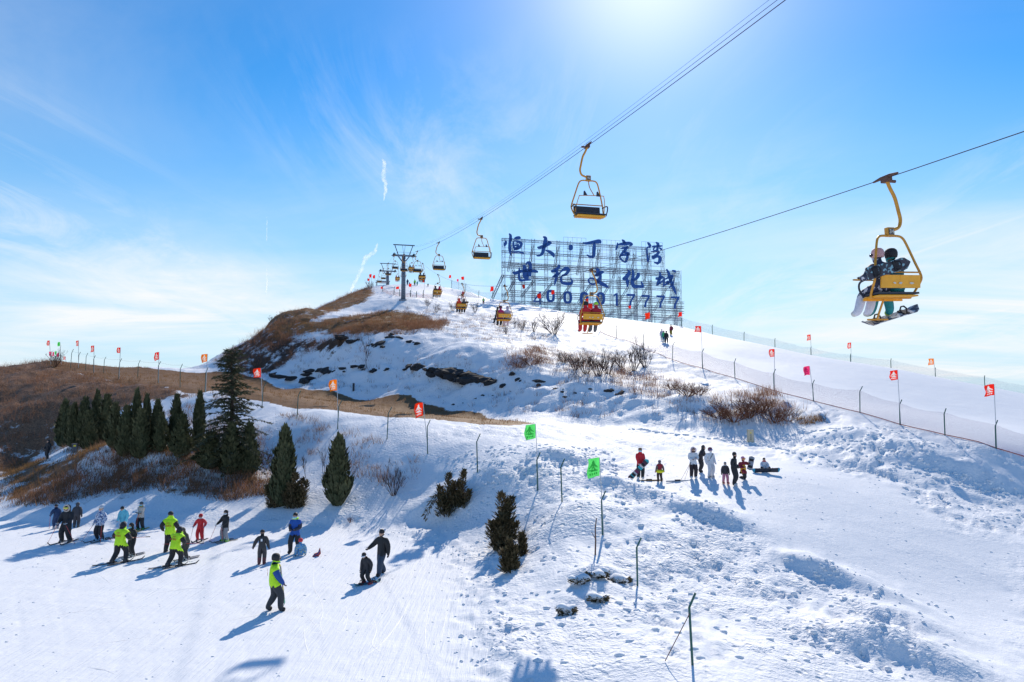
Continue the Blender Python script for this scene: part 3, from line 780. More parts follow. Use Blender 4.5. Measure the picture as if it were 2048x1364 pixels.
def truss(b, a, c, w, up, ch=.09, pitch=1.4):
    "four-chord lattice girder from a to c; width w across 'up'"
    a = Vector(a); c = Vector(c); d = (c-a); L = d.length; d.normalize(); u = Vector(up); u = (u-d*u.dot(d)).normalized(); v = d.cross(u)
    cor = [(u*s1 + v*s2)*w/2 for s1, s2 in ((-1,-1),(1,-1),(1,1),(-1,1))]
    for q in cor: b.bar(a+q, c+q, ch)
    n = max(1, int(L/pitch))
    for i in range(n):
        p = a + d*(L*i/n); q = a + d*(L*(i+1)/n)
        for k in (0, 2):
            e, f = (k, k+1) if i % 2 else (k+1, k)
            b.bar(p+cor[e], q+cor[f], ch*.6); b.bar(p+cor[k], p+cor[k+1], ch*.6)
def gz(p): return hgt(p.x, p.y) - .4
cols = [1007,1025,1046,1066,1092,1116,1138,1163,1182,1198,1222,1236,1256,1269,1287,1298,1325,1348,1358]
tops = [476,477,478,478,480,481,482,484,485,486,489,491,493,495,496,497,499,541,541]
for px, py in zip(cols, tops):
    T_ = on_sign(px, py, -.9); B2 = T_.copy(); B2.z = gz(T_)
    b = MB(); truss(b, loc(B2), loc(T_), .7, sd, .062, 1.7); b.build('truss_column', SCAF, SIGN)
for k, px in enumerate(cols[1:-1]):
    if k % 2: continue
    T_ = on_sign(px+2, tops[k+1]+62 if px < 1340 else 575, -4.2); B2 = T_.copy(); B2.z = gz(T_)
    b = MB(); truss(b, loc(B2), loc(T_), .6, sd, .07, 1.7); b.build('rear_truss_column', SCAF, SIGN)
    F_ = on_sign(px, tops[k+1]+12, -1.1); G_ = on_sign(px-9, tops[k+1]+66, -4.2)
    b = MB(); truss(b, loc(G_), loc(F_), .4, sd, .06, 1.5); b.build('brace', SCAF, SIGN)
rows = [(1003,479,1300,498),(1003,503,1300,521),(1003,526,1358,545),(1003,533,1358,552),(1003,552,1358,568),(1022,566,1360,580),(1003,590,1368,606),(1003,603,1368,615),(1080,616,1368,625),(1130,626,1366,640)]
for x0, y0, x1, y1 in rows:
    b = MB(); truss(b, loc(on_sign(x0, y0, -.45)), loc(on_sign(x1, y1, -.45)), .45, (0,0,1), .06, 1.8); b.build('truss_beam', SCAF, SIGN)
for x0, y0, x1, y1 in [(1020,529,1352,549),(1020,556,1355,572),(1020,583,1360,598),(1060,606,1364,620),(1120,622,1362,634)]:
    b = MB(); truss(b, loc(on_sign(x0, y0, -4.0)), loc(on_sign(x1, y1, -4.0)), .5, (0,0,1), .065, 1.8); b.build('rear_truss_beam', SCAF, SIGN)
b = MB()
for i in range(7):                                   # thin rails between girders
    y = 476 + i*9.5
    b.bar(loc(on_sign(1006, y, -.3)), loc(on_sign(1326, y+20, -.3)), .05)
b.build('thin_rails', SCAF, SIGN)
for x0, x1, y0, y1 in [(1127,1172,474,520),(1196,1240,479,520),(1283,1325,483,530),(1240,1262,486,515)]:   # wire grids behind the top row
    b = MB()
    for k in range(6): b.bar(loc(on_sign(x0+(x1-x0)*k/5, y0+k*.5, -.2)), loc(on_sign(x0+(x1-x0)*k/5, y1, -.2)), .045)
    for k in range(5): b.bar(loc(on_sign(x0, y0+(y1-y0)*k/4, -.2)), loc(on_sign(x1, y0+(y1-y0)*k/4+2.5, -.2)), .045)
    b.build('wire_grid', SCAF, SIGN)
for k in range(9):                                    # big diagonal stays at the rear and the left end
    px = 1030 + k*38
    b = MB(); truss(b, loc(on_sign(px, 560+k*1.8, -4.4)), loc(on_sign(px-26 if k else 1012, 590+k*4, -1.0)), .4, sd, .065, 1.7); b.build('stay', SCAF, SIGN)
    b = MB(); truss(b, loc(on_sign(px+10, 605+k*3.2, -4.4)), loc(on_sign(px-16, 632+k*2, -1.0)), .4, sd, .065, 1.7); b.build('stay', SCAF, SIGN)
b = MB(); truss(b, loc(on_sign(985, 596, -2)), loc(on_sign(1006, 550, -1)), .5, sd, .09, 1.2); b.build('stay', SCAF, SIGN)

# brush-written characters: strokes traced as centre lines with widths (zoomed photo pixels), built as solid letters
Z1 = lambda x, y: (1000 + x/11.367, 460 + y/11.367)
Z2 = lambda x, y: (1160 + x/9.743, 470 + y/9.743)
def stroke(b, pts, zf, sc):
    c = [Vector((x, y, w)) for x, y, w in pts]
    c = spline(c, 4) if len(c) > 2 else c
    Lf, Rt = [], []
    for i, p in enumerate(c):
        t = c[min(i+1, len(c)-1)] - c[max(i-1, 0)]; t = Vector((t.x, t.y)); t = t.normalized() if t.length > 1e-6 else Vector((1,0))
        n = Vector((-t.y, t.x))*max(p.z, 3)/2
        Lf.append((p.x+n.x, p.y+n.y)); Rt.append((p.x-n.x, p.y-n.y))
    pts2 = [loc(on_sign(*zf(x, y), .05)) for x, y in Lf], [loc(on_sign(*zf(x, y), .05)) for x, y in Rt]
    th = sn*.28; k = len(c); o = []
    V = [p for i in range(k) for p in (pts2[0][i], pts2[1][i], pts2[1][i]+th, pts2[0][i]+th)]
    F = []
    for i in range(k-1):
        a = i*4
        for j in range(4): F.append((a+j, a+(j+1)%4, a+4+(j+1)%4, a+4+j))
    F += [(0,1,2,3)[::-1], (4*k-4, 4*k-3, 4*k-2, 4*k-1)]
    b.add(V, F)
GLY = [
 (Z1, [[(200,85,12),(235,130,45),(232,230,50),(215,330,44),(210,450,34),(235,550,22),(252,580,6)], [(130,245,10),(128,290,50),(108,340,50),(110,378,10)], [(258,190,40),(235,260,36)], [(322,178,10),(350,190,48),(430,178,50),(465,200,14)],
       [(330,240,16),(300,290,26),(305,370,40),(340,425,34),(400,420,34)], [(335,248,20),(420,272,40),(480,310,48),(465,370,48),(400,428,44),(290,460,8)], [(330,345,18),(380,350,40),(430,350,36)], [(345,300,14),(400,300,14)], [(345,400,14),(420,380,16)], [(255,500,10),(320,505,30),(430,500,28),(540,535,26)], [(246,380,14),(245,470,14),(240,520,8)]]),
 (Z1, [[(975,155,16),(1030,190,55),(1018,290,66),(990,420,62),(955,540,52),(880,585,34),(825,580,18)], [(850,382,16),(890,405,50),(1000,370,58),(1110,310,64),(1168,300,30)], [(1080,265,20),(1140,285,40)], [(1025,462,10),(1110,490,44),(1200,560,58),(1225,625,14)]]),
 (Z1, [[(1562,402,60),(1580,402,88),(1605,402,100),(1630,402,88),(1652,402,50)]]),
 (Z2, [[(50,152,12),(130,165,40),(260,140,48),(370,130,62),(400,165,14)], [(275,140,20),(275,230,48),(268,340,46),(262,410,44),(240,450,14)], [(130,385,10),(190,425,34),(245,420,40)]]),
 (Z2, [[(812,92,10),(850,130,40),(862,180,40)], [(725,150,8),(722,215,30),(698,290,24)], [(740,185,20),(850,175,52),(960,165,46),(1012,190,24),(960,215,20)], [(930,225,20),(870,250,36),(790,265,18)], [(930,235,30),(850,320,42),(790,400,30),(768,440,20)], [(850,330,30),(940,370,44),(900,385,40),(800,400,26),(770,420,16),(800,480,24),(870,535,16)], [(925,350,24),(915,440,34),(895,510,36),(870,538,14)]]),
 (Z2, [[(1308,145,8),(1340,180,36),(1372,232,30)], [(1372,240,20),(1310,240,18),(1298,300,20),(1305,400,26),(1320,510,30),(1335,500,10),(1355,350,10)], [(1472,142,10),(1515,180,40),(1505,240,30)], [(1400,225,20),(1490,225,34),(1600,215,16)], [(1450,240,20),(1420,290,20)], [(1540,250,20),(1590,290,28)], [(1510,240,26),(1500,300,36)], [(1380,330,12),(1470,310,34),(1530,340,34),(1480,390,40),(1410,430,30)], [(1410,400,20),(1420,460,26),(1500,420,36),(1550,440,44),(1545,520,46),(1495,575,18)], [(1440,535,12),(1500,550,36)]]),
 (Z1, [[(290,955,20),(350,985,60),(500,935,52),(700,930,56),(830,950,44),(840,975,16)], [(435,858,14),(435,930,34),(430,1060,40),(460,1145,44),(560,1140,34),(700,1135,24)], [(510,805,12),(555,840,60),(560,960,80),(580,1060,90),(650,1075,60)], [(585,790,20),(620,745,40),(665,760,60),(690,830,50),(670,960,70),(660,1060,70)], [(625,940,20),(625,1010,22)]]),
 (Z1, [[(1310,790,16),(1340,835,46),(1250,920,60),(1180,940,44),(1185,965,14)], [(1230,925,40),(1300,970,50),(1250,1040,54),(1185,1080,20)], [(1190,1060,16),(1290,1030,44),(1360,980,20)], [(1290,1050,40),(1260,1150,44),(1235,1255,14)], [(1330,1020,14),(1400,930,34),(1500,880,70),(1555,920,56),(1500,1000,50),(1400,1050,30)], [(1395,1050,30),(1385,1140,38),(1420,1205,44),(1540,1225,52),(1625,1210,44),(1630,1150,30),(1600,1100,10)], [(1400,1030,20),(1530,1020,16)]]),
 (Z2, [[(300,640,14),(345,690,50),(345,770,60),(280,790,24)], [(290,790,30),(380,750,50),(455,720,30)], [(390,760,30),(390,830,44),(340,910,54),(270,960,26),(200,950,20),(160,890,22),(200,840,20),(300,870,30),(380,930,50),(480,980,50),(550,1025,16)]]),
 (Z2, [[(920,680,10),(955,730,46),(900,820,60),(845,855,40),(870,885,14)], [(905,850,40),(920,930,44),(925,1015,14)], [(1015,665,10),(1030,740,36),(1025,850,46),(1010,920,50),(1050,1000,52),(1150,1005,44),(1215,1010,40),(1205,950,26),(1185,905,8)], [(1130,735,26),(1130,790,50),(1080,860,40),(1000,880,20)], [(960,880,10),(930,930,18)]]),
 (Z2, [[(1545,715,14),(1560,790,34),(1530,900,44),(1500,975,30)], [(1470,845,30),(1530,850,50),(1610,820,36)], [(1490,985,14),(1560,930,30),(1620,880,14)], [(1680,665,14),(1720,740,36),(1745,830,44),(1780,950,38),(1830,1060,40),(1870,1160,12)], [(1640,870,16),(1700,840,30),(1790,795,36),(1780,850,30),(1720,930,40),(1640,980,24)], [(1630,820,14),(1630,920,26),(1620,1020,12)], [(1680,900,40),(1720,960,40)], [(1815,890,10),(1800,960,30),(1730,1030,22)], [(1790,690,10),(1840,710,34),(1850,735,10)]]),
]
for zf, strokes in GLY:
    b = MB()
    for k, st in enumerate(strokes): stroke(b, [(x, y, w*1.3) for x, y, w in st], zf, 1)
    b.build('letter', SIGNB, SIGN)
# digits of the bottom row
DIG = [('4',1076,597),('0',1101,592),('0',1135,595),('0',1168,596.5),('0',1201,597),('1',1232,599),('7',1261,600),('7',1291,602),('7',1321,603),('7',1350,605)]
for ch, px, py in DIG:
    c = on_sign(px, py, .05); h = on_sign(px, py-12.5, .05).z - on_sign(px, py+12.5, .05).z
    b = MB(); W = h*.72
    def fn(x, y, d): return loc(c + sd*(x*W/2) + Vector((0,0,y*h/2)) + sn*d)
    def quad(pts): b.prism(pts, 0, .28, fn)
    if ch == '0':
        n = 20; o = [(1.0*math.copysign(abs(math.cos(a))**.75, math.cos(a)), math.copysign(abs(math.sin(a))**.75, math.sin(a))) for a in np.linspace(0, 2*math.pi, n+1)]
        i_ = [(x*.40, y*.64) for x, y in o]
        for k in range(n): quad([o[k], o[k+1], i_[k+1], i_[k]])
    elif ch == '1':
        quad([(-.05,1),(.35,1),(.35,-.98),(-.1,-.98)]); quad([(-.05,1),(-.05,.62),(-.6,.45),(-.6,.75)]); 
    elif ch == '4':
        quad([(.25,1),(.62,1),(.62,-1),(.2,-1)]); quad([(.25,1),(.25,.55),(-.7,-.36),(-1.05,-.36)]); quad([(-1.05,-.36),(1.0,-.36),(1.0,-.62),(-1.05,-.62)])
    else:
        quad([(-.95,.95),(.95,.95),(.95,.62),(-.95,.62)]); quad([(.5,.62),(.95,.62),(.2,-.25),(.05,-1.0),(-.42,-1.0),(-.2,-.25)])
    b.build('digit', SIGNB, SIGN)
# ---------------------------------------------------------------- fences and flags
GPOST = mat('green_post_paint', (.012,.10,.082), .5, .0, .25, 8)
WIRE = mat('fence_wire', (.10,.12,.12), .6, .3)
REDROPE = mat('red_net_rope', (.35,.06,.06), .8)
def net_mat(name, col, dens, cell):
    "fine netting, far too small to see strand by strand: woven strands cut out procedurally"
    b = NB(name); uv = b.coord('UV'); sp = b.N.new('ShaderNodeSeparateXYZ'); b.L.new(uv, sp.inputs[0])
    def strand(x): return b.math('LESS_THAN', b.math('ABSOLUTE', b.math('SUBTRACT', b.math('FRACT', b.math('MULTIPLY', x, 1/cell)), .5)), dens/2)
    k = b.math('MAXIMUM', strand(b.math('ADD', sp.outputs[0], sp.outputs[1])), strand(b.math('SUBTRACT', sp.outputs[0], sp.outputs[1])))
    b.b.inputs['Base Color'].default_value = (*col, 1); b.b.inputs['Roughness'].default_value = .8
    tr = b.N.new('ShaderNodeBsdfTransparent'); mx = b.N.new('ShaderNodeMixShader')
    b.L.new(k, mx.inputs[0]); b.L.new(tr.outputs[0], mx.inputs[1]); b.L.new(b.b.outputs[0], mx.inputs[2]); b.L.new(mx.outputs[0], b.out.inputs[0])
    MATS[name] = b.m; return b.m
NETP = net_mat('purple_safety_net', (.34,.20,.30), .11, .07)
NETG = net_mat('pale_safety_net', (.42,.50,.60), .11, .09)
NETR = net_mat('red_safety_net', (.45,.07,.08), .16, .07)
_postc = {}
def post_mesh(h, lean, rad=.032):
    k = (round(h, 1), lean, rad)
    if k not in _postc:
        b = MB(); hs = h*.80
        b.tube([(0,0,-.4),(0,0,hs)], rad, 7); b.tube([(0,0,hs-.01),(lean*(h-hs)*.55,0,h)], rad*.9, 7)
        _postc[k] = b.mesh('post', GPOST, False)
    return _postc[k]
def fence(name, label, posts, lean, wires=(), net=None, wire_mat=None, rad=.032, straight=False):
    "posts: (px, top_py, base_py[, depth]) ; the fence follows the land"
    pos = []
    for q in posts:
        g = ground(q[0], q[2]) if len(q) == 3 else None
        if g is None:
            g = P(q[0], q[2], q[3]); g.z = hgt(g.x, g.y)
        h = max(1.2, min(2.7, (q[2]-q[1])/FPX*g.y)); pos.append((g, h))
    o = pos[0][0].copy()
    t = thing(name, label, 'fence', o)
    for i, (g, h) in enumerate(pos):
        p = put('post', post_mesh(h, 0 if straight else lean, rad), t, g-o, (random.uniform(-.02,.02), random.uniform(-.04,.04), random.uniform(-.3,.3)))
    for wz in wires:
        b = MB(); pts = []
        for i in range(len(pos)-1):
            a, ha = pos[i]; c, hc = pos[i+1]
            for k in range(6):
                s = k/6; q = a.lerp(c, s); q.z += (ha*(1-s)+hc*s)*wz - .12*4*s*(1-s); pts.append(q-o)
        pts.append(pos[-1][0] + Vector((0,0,pos[-1][1]*wz)) - o)
        b.tube(pts, .006, 4); b.build('wire', wire_mat or WIRE, t)
    if net:
        nm, z0, z1, m, sub = net
        V = []; F = []; UV = []; u = 0
        for i in range(len(pos)-1):
            a, ha = pos[i]; c, hc = pos[i+1]; n = max(3, int((c-a).length/1.2))
            for k in range(n + (1 if i == len(pos)-2 else 0)):
                s = k/n; q = a.lerp(c, s); q.z = hgt(q.x, q.y); h = ha*(1-s)+hc*s; sag = .18*4*s*(1-s)
                uu = u + s*(c-a).length
                V += [q + Vector((0,0,z0)) - o, q + Vector((0,.06,(z0+z1*h)/2)) - o, q + Vector((0,0,z1*h-sag)) - o]; UV += [(uu,0),(uu,h*.5),(uu,h)]
            u += (c-a).length
        nn = len(V)//3
        F = [(3*i+j, 3*i+3+j, 3*i+4+j, 3*i+1+j) for i in range(nn-1) for j in range(2)]
        me = bpy.data.meshes.new(nm); me.from_pydata([tuple(v) for v in V], [], F); me.materials.append(m)
        ul = me.uv_layers.new(name='UVMap')
        for l in me.loops: ul.data[l.index].uv = UV[l.vertex_index]
        put(nm, me, t)
        if sub:
            b = MB(); b.tube([V[3*i] + Vector((0,0,.03)) for i in range(nn)], .03, 5); b.build('hem_rope', sub, t)
    return t
LOWPOSTS = [(141,698,737),(156,704,736),(171,706,741),(187,711,747),(207,714,747),(237,717,758),(275,720,757),(316,722,766),(360,728,775),(410,734,785),(524,765,816),(594,780,838),(675,802,859),(774,815,879),(855,843,908),(955,870,945),(1075,907,982),(1124,920,1004),(1205,985,1070),(1275,1080,1172),(1385,1195,1330)]
f1 = fence('field_fence', 'green bent-top posts strung with thin wire along the brown grass field', LOWPOSTS[:10], .9, (.95,))
f2 = fence('bank_fence', 'green bent-top posts running down the snowy bank to the foreground', LOWPOSTS[10:], .9)
# guy wire and stake beside the nearest post
g = ground(1385, 1330); q = ground(1330, 1326)
b = MB(); b.tube([(q-g)*1.0 + Vector((0,0,.02)), Vector((-.05,0,1.25))], .012, 5); b.build('guy_rod', mat('rusty_rod', (.16,.08,.06), .8), f2); 
c = f2.children if False else None
for o in [x for x in bpy.data.objects if x.parent == f2 and x.name.startswith('guy_rod')]: o.location = g - f2.location
g = ground(1190, 1110)
t = thing('wooden_stake', 'thin dark wooden stake leaning in the foreground snow', 'stake', g)
b = MB(); b.tube([(0,0,-.2),(.03,0,.5),(.02,0,1.0),(.07,0,1.38)], [.035,.032,.026,.02], 6); b.build('shaft', mat('weathered_wood', (.13,.075,.06), .85), t)
b = MB(); b.tube([(.02,0,.6),(-.12,.05,.85)], .012, 5); b.build('side_twig', MATS['weathered_wood'], t)
NEARPOSTS = [(1200,636,664),(1233,648,677),(1287,664,698),(1345,684,720),(1405,697,737),(1470,718,757),(1548,740,782),(1627,760,803),(1720,772,826),(1800,798,850),(1890,817,871),(1992,842,898),(2110,868,930)]
fence('run_fence', 'near fence of the upper ski run, bent-top posts with purple netting', NEARPOSTS, .9, (), ('safety_net', .02, .85, NETP, REDROPE), None, .038)
FARPOSTS = [(903,560,577,178),(931,566,584,168),(957,571,590,162),(985,578,597,155),(1010,584,602,151),(1048,590,609,147),(1082,597,615,143),(1118,603,622,140),(1160,610,630,136),(1210,618,636,132),(1262,624,642,128),(1310,630,648,124),(1363,635,655,120),(1425,647,668,116),(1488,660,682,112),(1550,676,696,108),(1622,686,709,105),(1701,700,723,101.5),(1782,717,739,98),(1871,735,757,94),(1970,753,775,90),(2070,775,795,86)]
fence('skyline_fence', 'far fence on the skyline of the upper ski run with pale netting', FARPOSTS, .4, (), ('safety_net', .02, .92, NETG, None), None, .05)
fence('summit_fence', 'short row of green posts with reddish netting on the summit beside the tall tower', [(765,571,583),(788,573,590),(799,578,593),(821,580,594),(833,582,595),(846,580,596),(866,581,598)], .6, (), ('safety_net', .02, .6, NETR, None), None, .06)

FCOL = {'red': (.90,.085,.04), 'orange': (.95,.13,.03), 'amber': (.98,.42,.03), 'green': (.30,.85,.34), 'pink': (.92,.14,.36)}
POLEM = mat('flag_pole_white', (.55,.55,.56), .5)
EMB = mat('flag_emblem_white', (.9,.88,.85), .8, 0, .05, 5, 0, 0, .6)
BITS = ['..................','..................','.......##.........','......####........','......####........','.....######.......','....########......','...###.##.####....','..##..####...##...','......#..##.......','..###########.....','.....##########...','..................','...##.##.##.##....','...##.##.##.##....','..................','..................']
def flag_mesh(w, h, seed, mark):
    "waving cloth, cell by cell; the printed skier mark and lettering take the second material"
    random.seed(seed); nx, ny = 19, 18; V = []; F = []; MI = []
    ph = random.uniform(0, 6); dr = random.uniform(.02, .22); amp = random.uniform(.07, .14); cr = random.uniform(2, 5); sh = random.uniform(-.12, .12)
    for s in (0, 1):
        for i in range(nx):
            for j in range(ny):
                u = i/(nx-1); v = j/(ny-1)
                x = -w*u*(1-.12*v*math.sin(ph) - .05*math.sin(v*5+ph)); y = amp*w*math.sin(u*(6+cr*.4)+ph+v*(1.2+sh*8))*(.25+u) + .03*w*math.sin(v*9+u*cr*2+ph*3)*u + .004*s
                z = -h*v - dr*w*u*u + .035*h*math.sin(u*5+ph*2)*u*(1 if v > .5 else .4) + sh*h*u*v
                if i >= nx-2: x += w*.05*math.sin(v*6+ph)
                V.append((x, y, z))
    k = nx*ny
    for i in range(nx-1):
        for j in range(ny-1):
            a = i*ny+j; m = 1 if mark and BITS[j][17-i] == '#' else 0
            F.append((a, a+1, a+ny+1, a+ny)); F.append((k+a, k+a+ny, k+a+ny+1, k+a+1)); MI += [m, m]
    for i in range(nx-1):
        for j in (0, ny-1): a = i*ny+j; F.append((a, a+ny, k+a+ny, k+a)); MI.append(0)
    for j in range(ny-1):
        for i in (0, nx-1): a = i*ny+j; F.append((a, k+a, k+a+1, a+1)); MI.append(0)
    return V, F, MI
FLAGS = [ # pole foot pixel (base), top of cloth, bottom of cloth, cloth left x, cloth right x (top), colour, label, depth or None
 (101,730,681,691,94,99,'red','red flag at the far left end of the field fence'),
 (122,729,684,692,115,120,'green','small green flag on the crest beside the bare shrub'),
 (156,736,681,692,153,157,'orange','orange-red flag, second tall one along the field fence from the left'),
 (187,747,691,703,183,188,'red','red flag, third along the field fence from the left'),
 (237,758,695,706,234,241,'red','red flag, fourth along the field fence from the left'),
 (316,766,704,719,309,318,'red','red flag on the brown field left of the amber flag'),
 (410,785,708,723,404,415,'amber','amber flag on the brown field fence left of the cedar'),
 (524,816,736,755,509,522,'orange','bright orange-red flag just right of the tall cedar'),
 (675,859,759,781,660,674,'amber','amber yellow flag at the lower edge of the brown field'),
 (855,908,805,831,831,846,'orange','bright orange flag on the snow bank below the shaded hillside'),
 (1075,982,848,876,1050,1071,'green','green flag, farther of the two on the bank fence'),
 (1205,1070,915,951,1176,1199,'green','large green flag, nearer of the two on the bank fence'),
 (1405,737,652,665,1391,1402,'red','red flag on the near run fence just right of the sign'),
 (1548,782,698,713,1538,1549,'red','red flag on the near run fence left of the pink one'),
 (1627,803,732,750,1607,1619,'pink','pink flag on the near run fence'),
 (1800,850,740,759,1780,1795,'red','red flag on the near run fence right of the pink one'),
 (1992,898,768,790,1970,1988,'red','large red flag at the right edge on the near run fence'),
 (1622,709,669,680,1615,1621,'orange','orange flag on the skyline fence, left of its pair',105),
 (1701,723,685,696,1695,1702,'orange','orange flag on the skyline fence, right of its pair',101.5),
 (1871,757,717,729,1858,1867,'amber','small amber flag on the skyline fence at the right',94),
 (1363,655,624,633,1357,1364,'red','red flag on the skyline fence at the right foot of the sign',120),
 (1300,647,625,637,1291,1300,'orange','orange flag in front of the lower right of the sign',125),
 (1262,642,611,617,1257,1262,'red','tiny red flag in front of the first 7 of the sign',128),
 (1184,633,607,618,1176,1185,'red','red flag just above the riders in front of the sign',134),
 (1177,632,597,607,1171,1177,'red','red flag in front of the fourth zero of the sign',135),
 (1109,620,580,588,1103,1109,'red','red flag over the upper right of the first zero of the sign',141),
 (1083,615,587,597,1075,1082,'red','red flag just right of the 4 of the sign',143),
 (1050,609,569,577,1045,1050,'red','small red flag under the lower left character of the sign',147),
 (988,597,573,582,981,987,'red','red flag at the left end of the sign on the skyline',155),
 (903,577,550,556,898,902,'red','tiny red flag, left of three on the far summit fence',178),
 (917,580,558,563,914,917,'pink','tiny pink flag, middle of three on the far summit fence',173),
 (928,583,553,560,923,928,'red','tiny red flag, right of three on the far summit fence',169),
 (742,573,548,555,739,743,'red','red flag, highest of the cluster at the left edge of the summit',168),
 (750,573,550,557,746,750,'red','red flag, rightmost of the cluster at the left edge of the summit',170),
 (738,574,557,562,735,739,'red','red flag, lowest of the cluster at the left edge of the summit',166),
 (765,583,573,578,762,765,'red','tiny red flag on the summit netting left of the tall tower'),
 (799,592,573,578,792,798,'red','tiny red flag on the summit netting at the mast of the tall tower'),
 (821,594,567,574,818,823,'red','red flag just right of the tall tower mast'),
 (846,596,559,565,845,850,'red','red flag on the summit under the riders right of the tall tower'),
 (104,727,703,712,99,103,'pink','pink flag, leftmost small one behind the bare shrub',101),
 (109,727,704,712,105,108,'pink','pink flag, second small one behind the bare shrub',101),
 (114,727,702,709,110,113,'green','tiny green flag behind the bare shrub',101),
 (119,727,706,713,114,118,'pink','pink flag, third small one behind the bare shrub',102),
 (132,729,713,719,127,131,'red','tiny red flag low on the crest right of the bare shrub',102),
]
for i, F_ in enumerate(FLAGS):
    bx_, by_, t_, bt_, xl, xr, col, lab = F_[:8]
    if len(F_) > 8:
        g = P(bx_, by_, F_[8]); g.z = hgt(g.x, g.y)
    else: g = ground(bx_, by_)
    Y = g.y; top = P(xr, t_, Y); w = (xr-xl)/FPX*Y*1.05; h = (bt_-t_)/FPX*Y
    t = thing('flag', lab, 'flag', g, 0, 'flags on poles along the fences')
    tp = top - g
    b = MB(); b.tube([(.06,0,-.1), tuple(tp*.5 + Vector((.03,0,0))), tuple(tp)], [.016 + Y*.00010]*3, 6); b.build('pole', POLEM, t)
    V, Fc, MI = flag_mesh(w, h, i+3, Y < 112)
    me = bpy.data.meshes.new('cloth'); me.from_pydata(V, [], Fc); me.materials.append(mat('flag_cloth_'+col, FCOL[col], .75, 0, .12, 3, 0, 0, .66)); me.polygons.foreach_set('use_smooth', np.ones(len(me.polygons), bool))
    me.materials.append({'green': mat('flag_print_green', (.10,.55,.14), .8, 0, .1, 5, 0, 0, .6), 'pink': mat('flag_print_pink', (.6,.06,.22), .8, 0, .1, 5, 0, 0, .6)}.get(col, EMB)); me.polygons.foreach_set('material_index', np.array(MI, np.int32))
    cl = put('cloth', me, t, tp)
# ---------------------------------------------------------------- vegetation and rocks
def leaf_mat(name, c0, c1, trans=.12):
    b = NB(name); oi = b.N.new('ShaderNodeObjectInfo'); geo = b.N.new('ShaderNodeNewGeometry')
    n = b.noise(1.6, 3, .6, geo.outputs['Position'])
    f = b.math('ADD', b.math('MULTIPLY', geo.outputs['Random Per Island'], .55), b.math('MULTIPLY', b.rng(n, .3, .7), .45))
    c = b.mix(f, c0, c1)
    b.set('Base Color', c); b.set('Roughness', .7); b.b.inputs['Specular IOR Level'].default_value = .15
    tr = b.N.new('ShaderNodeBsdfTranslucent'); b.L.new(c, tr.inputs[0])
    mx = b.N.new('ShaderNodeMixShader'); mx.inputs[0].default_value = trans
    b.L.new(b.b.outputs[0], mx.inputs[1]); b.L.new(tr.outputs[0], mx.inputs[2]); b.L.new(mx.outputs[0], b.out.inputs[0])
    MATS[name] = b.m; return b.m
THUJA = leaf_mat('thuja_foliage', (.044,.060,.030), (.135,.130,.065))
CEDAR = leaf_mat('cedar_foliage', (.040,.056,.034), (.12,.115,.065))
JUNI = leaf_mat('juniper_foliage', (.045,.048,.024), (.17,.12,.065))
BARK = mat('bark', (.060,.042,.034), .9, 0, .25, 14)
TWIG = mat('bare_twigs', (.075,.042,.034), .9, 0, .3, 3)
TWIGB = mat('brown_twigs', (.19,.075,.038), .9, 0, .3, 3)
GRASST = leaf_mat('dry_grass', (.17,.090,.038), (.36,.21,.095), .35)
SCRUB = leaf_mat('dry_scrub', (.12,.068,.048), (.36,.22,.14), .4)
ROCK = mat('dark_rock', (.030,.029,.032), .9, 0, .4, 3, .6)

